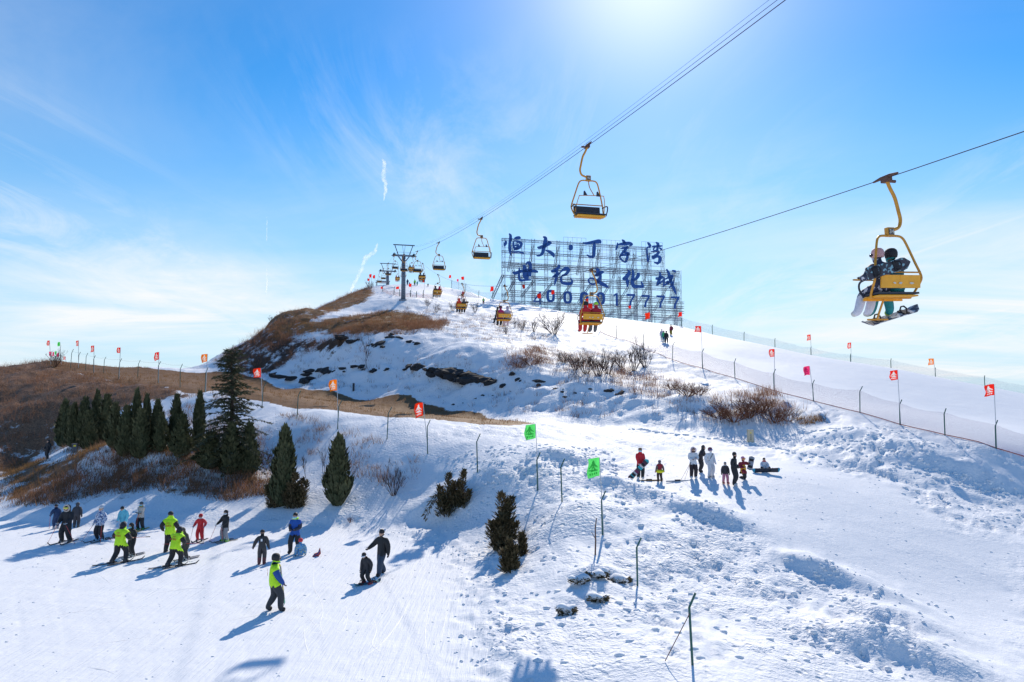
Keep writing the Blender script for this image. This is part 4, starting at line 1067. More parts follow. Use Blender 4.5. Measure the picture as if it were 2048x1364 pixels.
def spray(V, F, p, d, side, L, w):
    "one small pointed leaf spray: a bent kite"
    a = p; m = p + d*L*.5 + side*w*.5; m2 = p + d*L*.45 - side*w*.5; e = p + d*L
    o = len(V); V.extend((a, m, e, m2)); F.append((o, o+1, o+2, o+3))
def mesh_vf(name, V, F, m, smooth=False):
    me = bpy.data.meshes.new(name); me.from_pydata([tuple(v) for v in V], [], F); me.materials.append(m); me.update(); return me
def thuja_mesh(seed, n=3000, slim=.17, egg=.22):
    "unit-height columnar crown"
    rnd = random.Random(seed); V = []; F = []
    lob = [(rnd.uniform(0,6.28), rnd.uniform(2,5), rnd.uniform(0,6.28)) for _ in range(3)]; gaps = [(rnd.uniform(.1,.9), rnd.uniform(0,6.28)) for _ in range(7)]
    def prof(t, a):
        r = slim*(min(1, (t+.06)/egg)**.6)*(1-max(0,(t-egg))/(1-egg))**.62 if t > 0 else slim*.5
        return r*(1 + .13*math.sin(lob[0][1]*a+lob[0][0]+t*6) + .10*math.sin(lob[1][1]*t*5+lob[1][0]) + .08*math.sin(3*a+t*14+lob[2][0]))
    for i in range(n):
        t = rnd.random()**1.15*.985; a = rnd.uniform(0, 2*math.pi); r = prof(t, a)*(1.04-.30*rnd.random())
        out = Vector((math.cos(a), math.sin(a), 0)); p = out*r + Vector((0,0,t-.02))
        d = (out*rnd.uniform(.15,.6) + Vector((0,0,1)) + Vector((rnd.uniform(-.25,.25), rnd.uniform(-.25,.25), 0))).normalized()
        sd_ = d.cross(out); sd_ = (sd_ + out*rnd.uniform(-.9,.9)).normalized()
        if any(abs(t-gt) < .035 and abs((a-ga+3.14) % 6.28 - 3.14) < .5 for gt, ga in gaps): continue
        L = rnd.uniform(.04,.105)*(1.1-.3*t)*(1.6 if rnd.random() < .12 else 1); spray(V, F, p, d, sd_, L, L*.42)
    for i in range(5):    # leader tips
        spray(V, F, Vector((rnd.uniform(-.01,.01), rnd.uniform(-.01,.01), .93+i*.012)), Vector((rnd.uniform(-.2,.2),0,1)).normalized(), Vector((1,0,0)), .06, .015)
    b = MB(); b.lathe([(.02,-.04)] + [(max(.004, prof(t, 0)*.70), t) for t in np.linspace(0,.95,9)], 9)   # dense inner foliage
    o = len(V); V.extend([Vector(v) for v in b.v]); F.extend([tuple(i+o for i in f) for f in b.f])
    return mesh_vf('crown', V, F, THUJA)
TH = [thuja_mesh(s) for s in (1,2,3,4)] + [thuja_mesh(9, 3600, .19, .3)]
_tr = MB(); _tr.tube([(0,0,-.12),(0,0,.5)], [.022,.010], 7); TRUNK = _tr.mesh('trunk', BARK, True)
def thuja(px, by, ty, hw, label, var, group):
    g = ground(px, by); H = (by-ty)/FPX*g.y; W = hw/FPX*g.y
    t = thing('columnar_thuja', label, 'tree', g, random.uniform(0,6.28), group)
    c = put('crown', TH[var], t, (0,0,0)); sx = W/(.17 if var < 4 else .19); c.scale = (sx, sx*random.uniform(.9,1.1), H*1.02)
    s = put('trunk', TRUNK, t); s.scale = (H, H, H)
    return t
random.seed(11)
ROW = [(127,892,804,15),(145,893,811,13),(167,888,800,15),(178,898,823,16),(191,880,785,12),(210,886,793,16),(227,895,810,15),(250,912,815,18),(270,895,784,12),(280,915,823,19),(290,892,793,12),(312,895,804,14),(321,903,829,16),(350,892,793,14),(363,913,834,20),(396,905,788,14)]
for i, (px, by, ty, hw) in enumerate(ROW):
    thuja(px, by, ty, hw*.94, '%s dark columnar evergreen from the left in the row below the field' % ORD[i], i % 4, 'row of columnar evergreens')
thuja(462,948,851,20,'dark columnar evergreen at the foot of the tall cedar, left of a pair',1,'columnar evergreens by the cedar')
thuja(497,950,852,19,'dark columnar evergreen at the foot of the tall cedar, right of a pair',2,'columnar evergreens by the cedar')
thuja(420,937,868,24,'broad dark evergreen left of the pair under the tall cedar',4,'columnar evergreens by the cedar')
thuja(566,1010,861,23,'tall slim evergreen with bushy base at the edge of the lower run',3,None)
thuja(675,1010,880,26,'solitary egg-shaped evergreen beside the lower ski run',4,None)

def cedar():
    g = ground(456, 938); H = (938-692)/FPX*g.y; rnd = random.Random(5)
    t = thing('cedar_tree', 'tall ragged dark cedar with drooping boughs above the row of evergreens', 'tree', g)
    def tr(s): return Vector((.25*math.sin(s*4)*s + (.35*max(0,s-.85)*H*.5), .1*s, s*H))
    b = MB(); b.tube([tr(s) for s in np.linspace(-.03,1.0,14)], [.20*(1-.95*s)+.012 for s in np.linspace(0,1,14)], 8); b.build('trunk', BARK, t, True)
    V = []; F = []; bb = MB()
    nb = 150
    for i in range(nb):
        s = .04 + .93*(i/nb)**1.0; p0 = tr(s); a = i*2.4 + rnd.uniform(-.4,.4)
        L = H*(.36*(1-s)**.8 + .03)*rnd.uniform(.5,1.15); up = rnd.uniform(.10,.42)*(.5+s)
        o = Vector((math.cos(a), math.sin(a), 0)); pts = [p0 + o*L*q + Vector((0,0, L*(up*q - .42*q*q*(1-s*.4)))) for q in (0,.33,.66,1)]
        bb.tube(pts, [.035*(1-s)+.012,.02*(1-s)+.008,.008,.004], 5, False)
        pts = spline(pts, 6); n = int(24 + 120*L/(.34*H))
        for k in range(n):
            q = rnd.random()**.75; p = pts[int(q*(len(pts)-1))]; sd_ = Vector((-o.y,o.x,0))*(1 if rnd.random() < .5 else -1)
            d = (o*rnd.uniform(.3,1) + sd_*rnd.uniform(.1,1.0) + Vector((0,0,rnd.uniform(-.65,.25)))).normalized()
            ll = rnd.uniform(.20,.44)*(1-.35*q); spray(V, F, p, d, Vector((rnd.uniform(-1,1),rnd.uniform(-1,1),rnd.uniform(-.6,.6))).normalized(), ll, ll*.30)
    bb.build('boughs', BARK, t)
    put('crown', mesh_vf('crown', V, F, CEDAR), t)
cedar()
def juniper(px, by, ty, hw, label, seed, stems, lean=0, droop=False, name='juniper_bush'):
    g = ground(px, by); H = (by-ty)/FPX*g.y; W = hw/FPX*g.y*1.25; rnd = random.Random(seed)
    t = thing(name, label, 'bush', g); V = []; F = []; bb = MB()
    for k in range(stems):
        a = rnd.uniform(0, 6.28); rr = W*rnd.uniform(.35,1.0)*(0 if k == 0 else 1); h = H*(1 if k == 0 else rnd.uniform(.35,.9))
        top = Vector((math.cos(a)*rr + lean*h, math.sin(a)*rr*.8, h)); base_ = Vector((math.cos(a)*rr*.3, math.sin(a)*rr*.3, -.1))
        bb.tube([base_, base_.lerp(top, .5), top], [.03,.02,.006], 5, False)
        wk = W*.5
        for i in range(int(170*h)+170):
            s = rnd.random()**.8; p = base_.lerp(top, s); a2 = rnd.uniform(0,6.28); r = wk*(1-s)**.6*math.sqrt(rnd.random())
            o = Vector((math.cos(a2), math.sin(a2), 0)); p = p + o*r
            d = (o*rnd.uniform(.3,1.3) + Vector((0,0,rnd.uniform(.5,1.0)))).normalized(); ll = rnd.uniform(.12,.30)
            spray(V, F, p, d, (d.cross(o) + o*rnd.uniform(-1,1)).normalized(), ll, ll*.34)
    if droop:
        for i in range(240):
            s = rnd.random(); p = Vector((-W*(.4+1.0*s), -.1, H*(.55-.62*s*s))); o = Vector((rnd.uniform(-1,1), rnd.uniform(-1,1), rnd.uniform(-.9,.3))).normalized()
            spray(V, F, p + o*rnd.uniform(0,.14), (o + Vector((-.8,0,-.5))).normalized(), Vector((rnd.uniform(-1,1),rnd.uniform(-1,1),.3)).normalized(), rnd.uniform(.12,.24), .06)
        bb.tube([(0,0,H*.5),(-W*.6,-.1,H*.42),(-W*1.4,-.1,-.05)], [.02,.015,.006], 5, False)
    bb.build('stems', BARK, t); put('foliage', mesh_vf('foliage', V, F, JUNI), t)
    return t
juniper(893,1030,952,24,'snow-bent juniper clump with one bough drooping to the left',3,5,.06,True)
juniper(920,1015,945,16,'upright juniper leaning right beside the snow-bent clump',4,4,.10)
juniper(1003,1096,992,31,'large dark juniper at the foot of the trampled bank',6,12)
juniper(1019,1142,1086,22,'small low juniper in front of the large dark one',8,6)
juniper(1044,1112,1070,9,'thin juniper sprig right of the large dark juniper',12,2)
juniper(590,1014,950,20,'bushy low juniper hugging the base of the slim evergreen, right side',21,9)
juniper(548,1014,965,13,'low juniper hugging the base of the slim evergreen, left side',22,6)
def buried(px, by, ty, hw, label, seed, n):
    "bough pressed down by snow: dark foliage showing under a snow cap"
    g = ground(px, by); H = (by-ty)/FPX*g.y*.75; W = hw/FPX*g.y*2.1; rnd = random.Random(seed); V = []; F = []
    t = thing('buried_juniper', label, 'bush', g, rnd.uniform(-.5,.5)); bb = MB()
    for k in range(4): a = rnd.uniform(2.6,6.8); bb.tube([(0,0,-.08),(math.cos(a)*W*.4,math.sin(a)*W*.3,H*.4),(math.cos(a)*W,math.sin(a)*W*.6,H*.35)], [.014,.01,.004], 4, False)
    for i in range(150):
        a = rnd.uniform(math.pi*.8, math.pi*2.2); r = W*math.sqrt(rnd.random()); p = V3_(math.cos(a)*r, math.sin(a)*r*.55, H*rnd.uniform(0,.75))
        d = V3_(math.cos(a)+rnd.uniform(-.5,.5), math.sin(a)+rnd.uniform(-.5,.5), rnd.uniform(-.2,.5)).normalized()
        spray(V, F, p, d, V3_(rnd.uniform(-1,1), rnd.uniform(-1,1), rnd.uniform(-1,1)).normalized(), rnd.uniform(.08,.17), .06)
    bb.build('stems', BARK, t); put('foliage', mesh_vf('foliage', V, F, JUNI), t)
    c = MB(); c.ball((0,W*.32,H*.5), (W*1.15,W*.75,H*.62), 14, 8); c.v = [(x*(1+.18*math.sin(y*9+x*7+seed)), y*(1+.15*math.sin(x*8+seed)), z + .05*math.sin(x*11+y*5+seed)) for x, y, z in c.v]
    c.build('snow_cap', SNOWCAP, t, True)
SNOWCAP = mat('snow_cap', (.84,.85,.885), .7)
def V3_(*a): return Vector(a)
for k, (px, py, ty, hw) in enumerate([(1158,1168,1150,9),(1190,1155,1140,8),(1204,1155,1136,5),(1240,1166,1150,10),(1196,1203,1188,9),(1134,1228,1206,8)]):
    buried(px, py, ty, hw, ['buried juniper tip poking out of snow, upper left of its cluster','buried juniper tip poking out of snow, top middle of its cluster','slender buried juniper tip, top of its cluster','buried juniper tip poking out of snow, right end of its cluster','buried juniper tip in the middle of the snow-covered cluster','dark juniper tip under a snow ledge, lowest of its cluster'][k], 30+k, 3)

# --- bare shrubs and saplings
def bare_mesh(seed, stems, spread, up, depth=5, kids=3, m=None, base_r=.0125):
    rnd = random.Random(seed); b = MB()
    def grow(p, d, L, r, lev):
        q = p + d*L*.55 + Vector((rnd.uniform(-1,1), rnd.uniform(-1,1), rnd.uniform(-.3,.5)))*L*.06
        e = q + (d + Vector((rnd.uniform(-.3,.3), rnd.uniform(-.3,.3), rnd.uniform(0,.3)))).normalized()*L*.45
        b.tube([p, q, e], [r, r*.8, r*.55], 3, False)
        if lev <= 0: return
        for k in range(kids):
            s = rnd.uniform(.35,1.0); pp = p.lerp(q, s/.55) if s < .55 else q.lerp(e, (s-.55)/.45)
            dd = (d*up + Vector((rnd.uniform(-1,1), rnd.uniform(-1,1), rnd.uniform(-.15,.8)))*.75).normalized()
            grow(pp, dd, L*rnd.uniform(.42,.68), r*.55, lev-1)
    for k in range(stems):
        a = k*2.4 + rnd.uniform(-.5,.5); o = Vector((math.cos(a), math.sin(a), 0))
        d = (Vector((0,0,1)) + o*spread*rnd.uniform(.3,1.0)).normalized()
        grow(o*.04*spread + Vector((0,0,-.06)), d, rnd.uniform(.42,.62), base_r, depth-1)
    zs = [v[2] for v in b.v]; s = 1/max(zs); b.v = [(x*s, y*s, z*s) for x, y, z in b.v]
    return b.mesh('branches', m or TWIG)
BUSH = [bare_mesh(1,12,.9,.9), bare_mesh(2,14,1.2,.8), bare_mesh(3,11,.8,1.0)]
BUSHB = [bare_mesh(4,13,1.2,.8,5,3,TWIGB,.015), bare_mesh(5,14,1.5,.7,5,3,TWIGB,.015)]
SAPL = [bare_mesh(6,1,.1,1.1,5,4,None,.014), bare_mesh(7,2,.3,1.2,5,3,None,.012), bare_mesh(8,1,.2,1.3,5,4,None,.014)]
def bare(px, by, ty, mesh, label, group=None, wide=1.0, squat=1.0, name='bare_shrub', cat='shrub', depth=None):
    g = ground(px, by) if depth is None else P(px, by, depth)
    if depth is not None: g.z = hgt(g.x, g.y)
    H = (by-ty)/FPX*g.y; wide = wide*(1.6 if squat < 1 else 1)
    t = thing(name, label, cat, g, random.uniform(0,6.28), group)
    br = put('branches', mesh, t); br.scale = (H*wide, H*wide, H*squat)
    return t
random.seed(31)
bare(110,734,690,BUSH[0],'bare grey shrub on the far left crest among small flags',None,1.0)
bare(541,643,629,BUSH[2],'tiny bare shrub on the left skyline of the hill',None,1.0,depth=113)
bare(740,578,556,BUSH[1],'dark bare shrub at the left edge of the summit',None,.9)
bare(733,735,668,SAPL[0],'bare sapling on the shaded hillside above the dark rocks',None,.8,1.0,'bare_sapling','sapling')
bare(1108,668,606,BUSH[1],'large bare shrub on the snowy slope left of the red riders',None,1.0)
for i, (px, by, ty, m, w) in enumerate([(1045,660,632,1,.8),(1068,664,628,2,.8),(1030,655,632,2,.7),(950,625,596,0,.8),(925,616,588,2,1.0),(905,622,596,1,.8),(873,625,600,2,.8),(855,612,592,1,.9),(1012,668,640,0,.7)]):
    bare(px, by, ty, BUSH[m], 'thin bare shrub on the upper snow slope, %s from the left of its scatter' % ORD[[8,9,7,5,4,3,2,1,6][i]-1], 'thin shrubs on the upper slope', w)
for i, (px, by, ty, m, w) in enumerate([(1128,725,690,1,1.0),(1150,740,688,0,.8),(1172,748,680,2,.7),(1196,752,676,0,.7),(1216,748,682,2,.7),(1242,735,680,0,.8),(1268,742,652,2,.55),(1290,735,665,0,.7)]):
    bare(px, by, ty, BUSH[m], '%s bare grey shrub from the left in the thicket below the run fence' % ORD[i], 'thicket below the run fence', w*.8, .85)
for i, (px, by, ty, m, w) in enumerate([(1040,735,708,0,1.2),(1062,730,702,1,1.1),(1345,780,752,0,1.1),(1375,792,750,1,.9),(1398,790,758,0,1.0),(1440,838,795,0,1.0),(1468,842,778,1,.8),(1498,835,768,0,.8),(1522,825,778,1,.8),(1552,845,792,0,.8),(1575,842,800,1,.8)]):
    bare(px, by, ty, BUSHB[m], '%s brown shrub from the left along the brow of the shaded bank' % ORD[i], 'brown shrubs on the brow', w, .8)
bare(648,958,874,SAPL[1],'bare dark sapling between the two foreground evergreens',None,.7,1.0,'bare_sapling','sapling')
bare(787,992,912,BUSH[2],'bare spreading shrub on the snow bank right of the egg-shaped evergreen',None,.75)
bare(612,955,905,SAPL[2],'small bare sapling just left of the dark sapling on the bank',None,.7,1.0,'bare_sapling','sapling')
bare(700,1045,1030,BUSHB[0],'tiny dry sprig at the edge of the lower run',None,1.0)
bare(445,905,850,BUSHB[1],'brown brush clump under the left side of the cedar',None,1.0)
bare(530,930,885,BUSHB[0],'brown brush clump right of the cedar base',None,.9)

# --- dry grass and scrub: uncountable cover
def cover(name, label, cat, m, polys, n_try, hmin, hmax, width, blades, seed, clump=.5, thr=0.0):
    rng = np.random.default_rng(seed); VV = []; FF = []; off = 0
    for poly, frac in polys:
        k = int(n_try*frac); x0, y0 = poly.min(0); x1, y1 = poly.max(0)
        x = rng.uniform(x0, x1, k*3); y = rng.uniform(y0, y1, k*3); ok = inside(x, y, poly); x = x[ok][:k]; y = y[ok][:k]
        ok = fbm(x/2.2, y/2.2, 3, seed) > thr; x = x[ok]; y = y[ok]
        if not len(x): continue
        z = height_at(x, y); n = len(x)
        h = rng.uniform(hmin, hmax, n)
        for _ in range(blades):
            a = rng.uniform(0, 2*np.pi, n); l = rng.uniform(.15, .75, n); w = width*rng.uniform(.6, 1.4, n)
            bx_ = x + rng.normal(0, clump*.35, n); by_ = y + rng.normal(0, clump*.35, n); bz = z - .08
            hh = h*rng.uniform(.55, 1.0, n)
            tx = bx_ + np.cos(a)*l*hh; ty = by_ + np.sin(a)*l*hh; tz = bz + hh
            a2 = rng.uniform(0, np.pi, n); px_ = np.cos(a2)*w; py_ = np.sin(a2)*w
            V = np.stack([np.stack([bx_-px_, by_-py_, bz], -1), np.stack([bx_+px_, by_+py_, bz], -1), np.stack([tx, ty, tz], -1)], 1).reshape(-1, 3)
            VV.append(V); FF.append(np.arange(len(V)).reshape(-1, 3) + off); off += len(V)
    V = np.concatenate(VV).astype(np.float32); F = np.concatenate(FF).astype(np.int32)
    me = bpy.data.meshes.new(name); me.vertices.add(len(V)); me.vertices.foreach_set('co', V.ravel())
    me.loops.add(F.size); me.loops.foreach_set('vertex_index', F.ravel()); me.polygons.add(len(F)); me.polygons.foreach_set('loop_start', np.arange(0, F.size, 3, dtype=np.int32)); me.update(calc_edges=True)
    me.materials.append(m)
    return tag(put(name, me), label, cat, None, 'stuff')
TB = plan([(20,1015),(100,965),(200,925),(300,915),(400,935),(500,955),(545,985),(450,1005),(330,985),(200,985),(100,1010)])
cover('dry_grass', 'tan dry grass over the crown of the hill and the bank below the trees', 'grass', GRASST,
      [(PL_CAP, .22), (PL_CAP2, .34), (TB, .12), (PL_LVAL, .14), (plan([(480,960),(560,960),(560,1000),(500,985)]), .02), (plan([(250,930),(400,925),(400,960),(280,970)]), .05), (PL_FIELD, .16), (plan([(1590,838),(1640,830),(1650,845),(1600,852)]), .012)], 14000, .18, .5, .016, 6, 5, .5, -.25)
cover('dry_scrub', 'dark brown scrub covering the left hillside and the brow', 'scrub', SCRUB,
      [(PL_LHILL, .62), (PL_TREES, .10), (TB, .08), (plan([(640,668),(760,650),(900,640),(880,662),(800,672),(700,690)]), .07), (plan([(1000,705),(1080,690),(1220,730),(1420,790),(1560,830),(1460,850),(1300,800),(1100,745)]), .05), (PL_BANK, .06), (PL_DIRT, .06), (plan([(800,615),(900,620),(1050,640),(1130,670),(1000,690),(850,660)]), .05), (plan([(560,830),(700,865),(860,925),(800,980),(700,960),(600,900)]), .03)], 19000, .25, .85, .013, 9, 9, .6, -.05)

THICK = leaf_mat('rusty_thicket', (.15,.070,.045), (.40,.21,.12), .4)
cover('rusty_thicket', 'rust brown brush clumps on the left hillside, the crown and the brow', 'scrub', THICK,
      [(PL_LHILL, .40), (PL_CAP2, .08), (PL_CAP, .06), (PL_DIRT, .08), (plan([(1110,735),(1160,700),(1240,720),(1330,755),(1420,790),(1300,800),(1180,760)]), .045), (plan([(1400,840),(1450,790),(1530,780),(1590,830),(1560,850),(1450,850)]), .045), (plan([(1000,735),(1080,700),(1100,730),(1040,745)]), .02), (plan([(640,672),(760,652),(900,640),(880,662),(700,690)]), .08), (TB, .05)], 3600, .5, 1.15, .013, 26, 15, 1.3, -.1)
# --- rock outcrops on the shaded bank
def rock_mesh(seed):
    rnd = random.Random(seed); bm = bmesh.new(); bmesh.ops.create_icosphere(bm, subdivisions=2, radius=1)
    o = Vector((rnd.uniform(0,50), rnd.uniform(0,50), 0))
    for v in bm.verts:
        n = float(noise2(np.array([v.co.x*1.3+o.x]), np.array([v.co.y*1.3+v.co.z*1.7+o.y]), seed)[0])
        v.co *= 1 + .45*n; v.co.z = round(v.co.z*3)/3*.5 + v.co.z*.5
    me = bpy.data.meshes.new('rock'); bm.to_mesh(me); bm.free(); me.materials.append(ROCK); return me
RK = [rock_mesh(s) for s in range(5)]
rnd = random.Random(77)
def rocks(x0, y0, x1, y1, n, jit, smin, smax):
    for i in range(n):
        s = rnd.random(); px = x0+(x1-x0)*s + rnd.uniform(-jit, jit)*1.3; py = y0+(y1-y0)*s + rnd.uniform(-jit, jit)*.55
        g = ground(round(px,1), round(py,1)); o = put('rock_outcrop', rnd.choice(RK), LAND['hill'], g - Vector((0,0,.12)), (rnd.uniform(-.5,.1), rnd.uniform(-.3,.3), rnd.uniform(0,6.28)))
        k = rnd.uniform(smin, smax); o.scale = (k*rnd.uniform(1,2.0), k*rnd.uniform(.6,1), k*rnd.uniform(.35,.6))
rocks(800,728,1000,768,34,10,.35,1.0); rocks(905,745,960,762,10,5,.7,1.3); rocks(675,672,760,692,10,8,.25,.7); rocks(610,748,700,738,10,8,.3,.8); rocks(770,668,840,688,8,8,.25,.6)
rocks(700,735,800,740,8,12,.25,.6); rocks(1000,745,1150,790,14,14,.15,.4); rocks(540,748,640,765,10,6,.3,.8); rocks(880,805,1000,790,8,12,.12,.3); rocks(1180,775,1260,790,8,8,.15,.4)

# --- loose snow clods along the edges of the runs
rng = np.random.default_rng(3); b = MB(); ico = bmesh.new(); bmesh.ops.create_icosphere(ico, subdivisions=1, radius=1); iv = [v.co.copy() for v in ico.verts]; ifc = [tuple(v.index for v in f.verts) for f in ico.faces]; ico.free()
pts = []
edge = PL_LOW[6:-2]
for i in range(260):
    k = rng.integers(0, len(edge)-1); s = rng.random(); q = edge[k]*(1-s) + edge[k+1]*s; pts.append((q[0]+rng.normal(0,.55), q[1]+rng.normal(0,.55), abs(rng.normal(0,.032))+.015))
for mx_, my_, rx_, ry_, h_, ro_ in MOUNDS[:12]:
    for i in range(25): pts.append((mx_+rng.normal(0,rx_*.6), my_+rng.normal(-.6,ry_*.7), abs(rng.normal(0,.05))+.02))
pa = np.array(pts); pz = height_at(pa[:,0], pa[:,1])
for (x, y, r), z in zip(pts, pz):
    s = [1+rng.uniform(-.35,.35) for _ in iv]; b.add([(x+v.x*r*k, y+v.y*r*k, z+r*.1+v.z*r*.6*k) for v, k in zip(iv, s)], ifc)
def lumps(n, poly, r0, r1, hh):
    x0, y0 = poly.min(0); x1, y1 = poly.max(0); x = rng.uniform(x0, x1, n*3); y = rng.uniform(y0, y1, n*3); ok = inside(x, y, poly); x = x[ok][:n]; y = y[ok][:n]; z = height_at(x, y)
    for a, c, d in zip(x, y, z):
        r = rng.uniform(r0, r1); s = [1+rng.uniform(-.3,.3) for _ in iv]; e = rng.uniform(.6,1.1)
        b.add([(a+v.x*r*k*1.3, c+v.y*r*k*e, d+v.z*r*hh*k) for v, k in zip(iv, s)], ifc)
def trail(pts, step, r):
    p = spline([ground(*q) for q in pts], 12); L = 0; sgn = 1
    for i in range(len(p)-1):
        L += (p[i+1]-p[i]).length
        if L > step:
            L = 0; sgn = -sgn; d = (p[i+1]-p[i]).normalized(); a = p[i] + Vector((-d.y, d.x, 0))*.16*sgn
            for k in range(3):
                q = a + Vector((rng.normal(0,.1), rng.normal(0,.08), 0)); z = height_at(np.array([q.x]), np.array([q.y]))[0]; s = [1+rng.uniform(-.3,.3) for _ in iv]; rr = r*rng.uniform(.7,1.3)
                b.add([(q.x+v.x*rr*1.5*w, q.y+v.y*rr*w, z+v.z*rr*.8*w) for v, w in zip(iv, s)], ifc)
for tr_ in [[(1260,858),(1350,868),(1440,880),(1510,890),(1600,908),(1690,925)],[(1640,878),(1700,900),(1790,930),(1900,962),(2030,992)],[(1700,880),(1790,905),(1880,945),(2000,975)],[(1560,870),(1640,862),(1720,856)]]: trail(tr_, .3, .10)
lumps(260, plan([(860,905),(960,900),(1090,890),(1230,905),(1240,960),(1130,960),(1000,975),(900,960)]), .05, .12, .5)
lumps(260, PL_RBANK, .05, .13, .6); lumps(380, PL_ROUGH, .04, .12, .6); lumps(900, PL_LOW[2:], .015, .045, .55); lumps(160, PL_PLAT, .02, .06, .5)
tag(b.build('snow_clods', mat('loose_snow', (.84,.85,.885), .7), None, True), 'loose lumps of snow along the edges of the runs', 'snow', None, 'stuff')

# --- ridges thrown up by skis on the lower run
rnd = random.Random(8); b = MB()
TRK = [[(628,1135),(626,1170),(640,1200),(645,1225),(640,1250),(648,1275)],[(620,1170),(640,1198),(650,1215)],[(592,1205),(605,1222),(620,1240)],[(612,1230),(625,1245),(638,1258)],[(608,1255),(610,1285),(618,1312)],[(690,1210),(694,1235),(690,1255),(684,1265)],[(745,1235),(752,1262),(744,1290),(768,1310)],
       [(300,1190),(360,1180),(420,1176)],[(185,1140),(205,1155),(222,1168)],[(60,1205),(140,1180),(220,1165)],[(20,1260),(120,1230),(260,1215)],[(420,1250),(520,1230),(600,1222)],[(700,1330),(760,1290),(800,1240),(820,1200)],[(860,1340),(850,1270),(860,1200)],[(80,1330),(200,1290),(330,1270)],[(880,1300),(890,1240),(900,1190)],[(480,1180),(560,1170),(640,1150)]]
for _ in range(6):
    x = rnd.uniform(20,880); y = rnd.uniform(1110,1350); dx = rnd.uniform(-60,90); dy = rnd.uniform(-50,10); TRK.append([(x,y),(x+dx*.5+rnd.uniform(-8,8),y+dy*.5),(x+dx,y+dy)])
for tk in TRK:
    p3 = spline([ground(x, y) for x, y in tk], 6); w = rnd.uniform(.018,.04); V = []; F = []
    for i, p in enumerate(p3):
        d = p3[min(i+1, len(p3)-1)] - p3[max(i-1, 0)]; d.z = 0; d = d.normalized() if d.length > 1e-6 else Vector((1,0,0)); nn = Vector((-d.y, d.x, 0)); e = min(1, i/3, (len(p3)-1-i)/3); z = hgt(p.x, p.y)
        V += [Vector((p.x, p.y, z-.01)) - nn*w, Vector((p.x, p.y, z+.002+w*.42*e*rnd.uniform(.6,1.2))), Vector((p.x, p.y, z-.01)) + nn*w]
    for i in range(len(p3)-1): F += [(3*i, 3*i+1, 3*i+4, 3*i+3), (3*i+1, 3*i+2, 3*i+5, 3*i+4)]
    b.add(V, F)
tag(b.build('ski_tracks', MATS['loose_snow'], None, True), 'narrow ridges of snow thrown up by skis on the lower run', 'snow', None, 'stuff')

# --- utility boxes
g = ground(1501, 884); CAB = mat('cream_cabinet_paint', (.55,.47,.33), .6, 0, .12, 6)
t = thing('utility_cabinet', 'cream electrical cabinet with yellow warning triangle standing in the snow', 'cabinet', g, R(-8))
b = MB(); b.box((0,0,.38),(.42,.34,.92)); b.build('body', CAB, t)
b = MB(); b.box((0,0,.865),(.47,.39,.05), None, .92); b.build('lid', CAB, t)
b = MB(); b.box((0,-.178,.40),(.36,.014,.76)); dr = b.build('door', mat('cabinet_door_paint', (.60,.52,.38), .6), t)
b = MB(); b.prism([(-.07,.62),(.07,.62),(0,.74)], -.186, -.19, lambda x, y, d: (x, d, y)); b.build('warning_triangle', mat('warning_yellow', (.85,.65,.03), .5), t)
me = txt_mesh('有\n电\n危\n险', .12); me.materials.append(DKM); put('lettering', me, dr, (0,-.187,.36), (R(90),0,0))
g = ground(150, 905); t = thing('utility_box', 'small grey box with yellow label at the left end of the evergreen row', 'box', g, R(10))
b = MB(); b.box((0,0,.30),(.34,.3,.66)); b.build('body', mat('grey_box_paint', (.07,.08,.10), .6), t)
b = MB(); b.box((0,0,.64),(.38,.34,.04)); b.build('lid', mat('grey_box_lid', (.14,.14,.16), .6), t); b = MB(); b.box((.02,-.155,.5),(.16,.012,.12)); b.build('yellow_label', mat('warning_yellow', (.85,.65,.03), .5), t)
g = ground(707, 782); t = thing('marker_post', 'short dark marker post at the foot of the shaded hillside', 'post', g)
b = MB(); b.tube([(0,0,-.1),(0,0,.75)], .12, 8); b.build('shaft', DKM, t); b = MB(); b.lathe([(.14,.75),(.14,.82),(.05,.88)], 8); b.build('cap', DKM, t)

# --- contrails, far out at cruising height
CT_M = NB('contrail_ice'); _b = CT_M
_n = _b.noise(.012, 4, .6, _b.N.new('ShaderNodeNewGeometry').outputs['Position'])
_b.b.inputs['Base Color'].default_value = (.9,.9,.92,1); _b.b.inputs['Roughness'].default_value = 1
_tl = _b.N.new('ShaderNodeBsdfTranslucent'); _tl.inputs[0].default_value = (.95,.95,.95,1)
_m1 = _b.N.new('ShaderNodeMixShader'); _m1.inputs[0].default_value = .6; _b.L.new(_b.b.outputs[0], _m1.inputs[1]); _b.L.new(_tl.outputs[0], _m1.inputs[2])
_t = _b.N.new('ShaderNodeBsdfTransparent'); _m2 = _b.N.new('ShaderNodeMixShader'); _b.L.new(_b.rng(_n, .34, .75, .0, .5), _m2.inputs[0]); _b.L.new(_t.outputs[0], _m2.inputs[1]); _b.L.new(_m1.outputs[0], _m2.inputs[2]); _b.L.new(_m2.outputs[0], _b.out.inputs[0])
def contrail(pts, label, Y=9000):
    b = MB(); P3 = [Vector((*P(x, y, Y), w/FPX*Y/2)) if False else (P(x, y, Y), w/FPX*Y/2) for x, y, w in pts]
    path = spline([p for p, w in P3], 8); ws = [float(np.interp(i/(len(path)-1)*(len(P3)-1), range(len(P3)), [w for p, w in P3])) for i in range(len(path))]
    rnd = random.Random(len(label))
    path = [p + Vector((rnd.uniform(-.5,.5), 0, rnd.uniform(-.4,.4)))*w*.8 for p, w in zip(path, ws)]
    b.tube(path, [w*rnd.uniform(.7,1.2) for w in ws], 8)
    o = b.build('contrail', CT_M.m, None, True); tag(o, label, 'contrail', 'contrails in the sky'); return o
